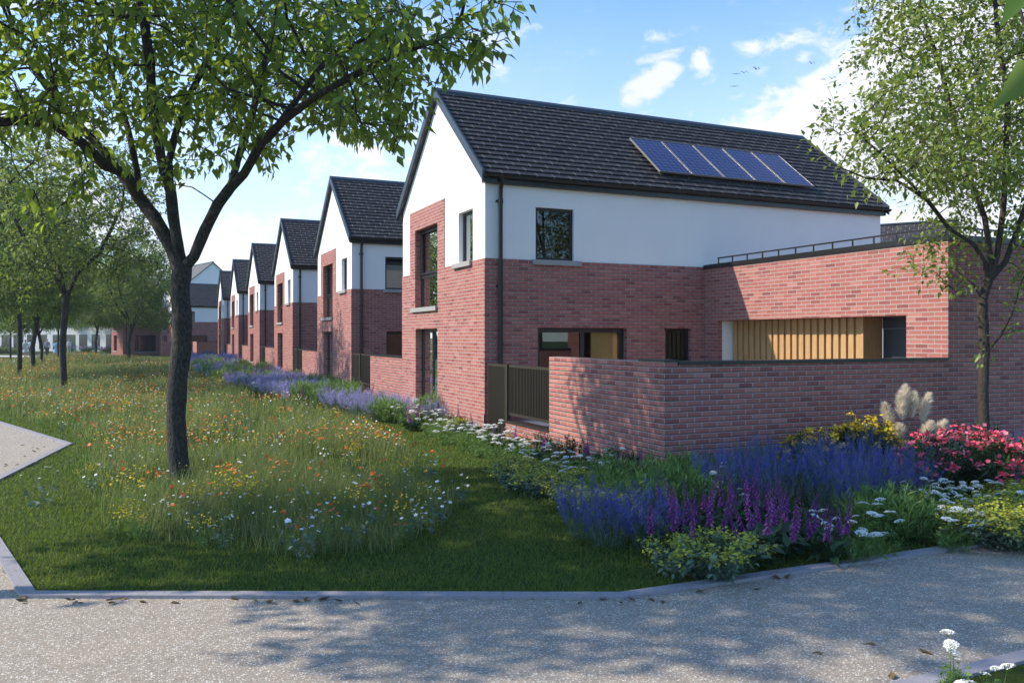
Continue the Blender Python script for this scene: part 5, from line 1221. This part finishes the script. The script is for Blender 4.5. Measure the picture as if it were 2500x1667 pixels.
for (u,v,ru,rv,tilt,amp) in blobs:
    d=ray(u,v); k=d.length; d=d.normalized(); a=Vector((cY,-sY,0)); a=(a-d*a.dot(d)).normalized(); b_=d.cross(a).normalized()*-1
    if b_.z<0: b_=-b_
    t=math.radians(-tilt); A=a*math.cos(t)+b_*math.sin(t); B=b_*math.cos(t)-a*math.sin(t)
    ru/=F_PX*k; rv/=F_PX*k
    df=n('VectorMath',operation='SUBTRACT',ins={0:dirn,1:tuple(d)})
    x=n('VectorMath',operation='DOT_PRODUCT',ins={0:df.outputs[0],1:tuple(A/ru)}); y=n('VectorMath',operation='DOT_PRODUCT',ins={0:df.outputs[0],1:tuple(B/rv)})
    r=n('VectorMath',operation='LENGTH',ins={0:n('CombineXYZ',ins={0:x.outputs['Value'],1:y.outputs['Value']}).outputs[0]})
    val=n.math('MULTIPLY',n.math('SUBTRACT',1.25,r.outputs['Value'],clamp=True),amp)
    acc=val if acc is None else n.math('SMOOTH_MAX',acc,val,.12)
sz=n('SeparateXYZ',ins={0:dirn}).outputs[2]
dens=n.math('ADD',acc,n.math('ADD',n.math('MULTIPLY',n.math('SUBTRACT',noise.outputs['Fac'],.5),2.3),n.math('MULTIPLY',n.math('SUBTRACT',n2.outputs['Fac'],.5),2.4)))
mask=n('MapRange',interpolation_type='SMOOTHSTEP',ins={0:dens,1:.12,2:.80,3:0.0,4:1.0}).outputs[0]
mask=n.math('MULTIPLY',mask,n('MapRange',ins={0:acc,1:0.0,2:.12}).outputs[0])
# thin veil of cloud towards the horizon
veil=n.math('MULTIPLY',n('MapRange',interpolation_type='SMOOTHSTEP',ins={0:sz,1:.48,2:.04,3:0.0,4:.95}).outputs[0],n.math('MULTIPLY',n('MapRange',ins={0:fine.outputs['Fac'],1:.25,2:.75,3:.5,4:1.0}).outputs[0],n('MapRange',interpolation_type='SMOOTHSTEP',ins={0:n('VectorMath',operation='DOT_PRODUCT',ins={0:dirn,1:(sY,cY,0)}).outputs['Value'],1:-.3,2:.6,3:.25,4:1.0}).outputs[0]))
shade=n.mix(n('MapRange',ins={0:fine.outputs['Fac'],1:.35,2:.7}).outputs[0],(7.2,7.6,8.4),(9.4,9.5,9.7))
c=n('Mix',data_type='RGBA',blend_type='MULTIPLY'); c.inputs[0].default_value=1; n.link(sky.outputs[0],c.inputs[6]); c.inputs[7].default_value=(1.25,1.82,2.30,1)
col=n.mix(veil,c.outputs[2],(8.4,9.0,9.6)); col=n.mix(mask,col,shade)
n.link(col,bg.inputs[0]); bg.inputs[1].default_value=.1
S.view_settings.view_transform='Standard'; S.view_settings.look='None'; S.view_settings.exposure=0.42; S.view_settings.gamma=1
S.cycles.max_bounces=6; S.cycles.transparent_max_bounces=8; S.cycles.use_denoising=True
S.cycles.diffuse_bounces=3; S.cycles.glossy_bounces=3

# ------------------------------------------------------------------ the summer haze over the park
hz=MB(); hz.box((-160,-30,-1),(160,260,40)); hm_=bpy.data.materials.new('air'); hm_.use_nodes=True; ht=hm_.node_tree; ht.nodes.clear()
ho=ht.nodes.new('ShaderNodeOutputMaterial'); hv=ht.nodes.new('ShaderNodeVolumePrincipled'); hv.inputs['Color'].default_value=(.85,.92,1,1); hv.inputs['Density'].default_value=.00035; ht.links.new(hv.outputs[0],ho.inputs['Volume'])
tag(hz.build('haze',hm_,None,uv=None),'thin pale summer haze over the park','haze',kind='stuff')
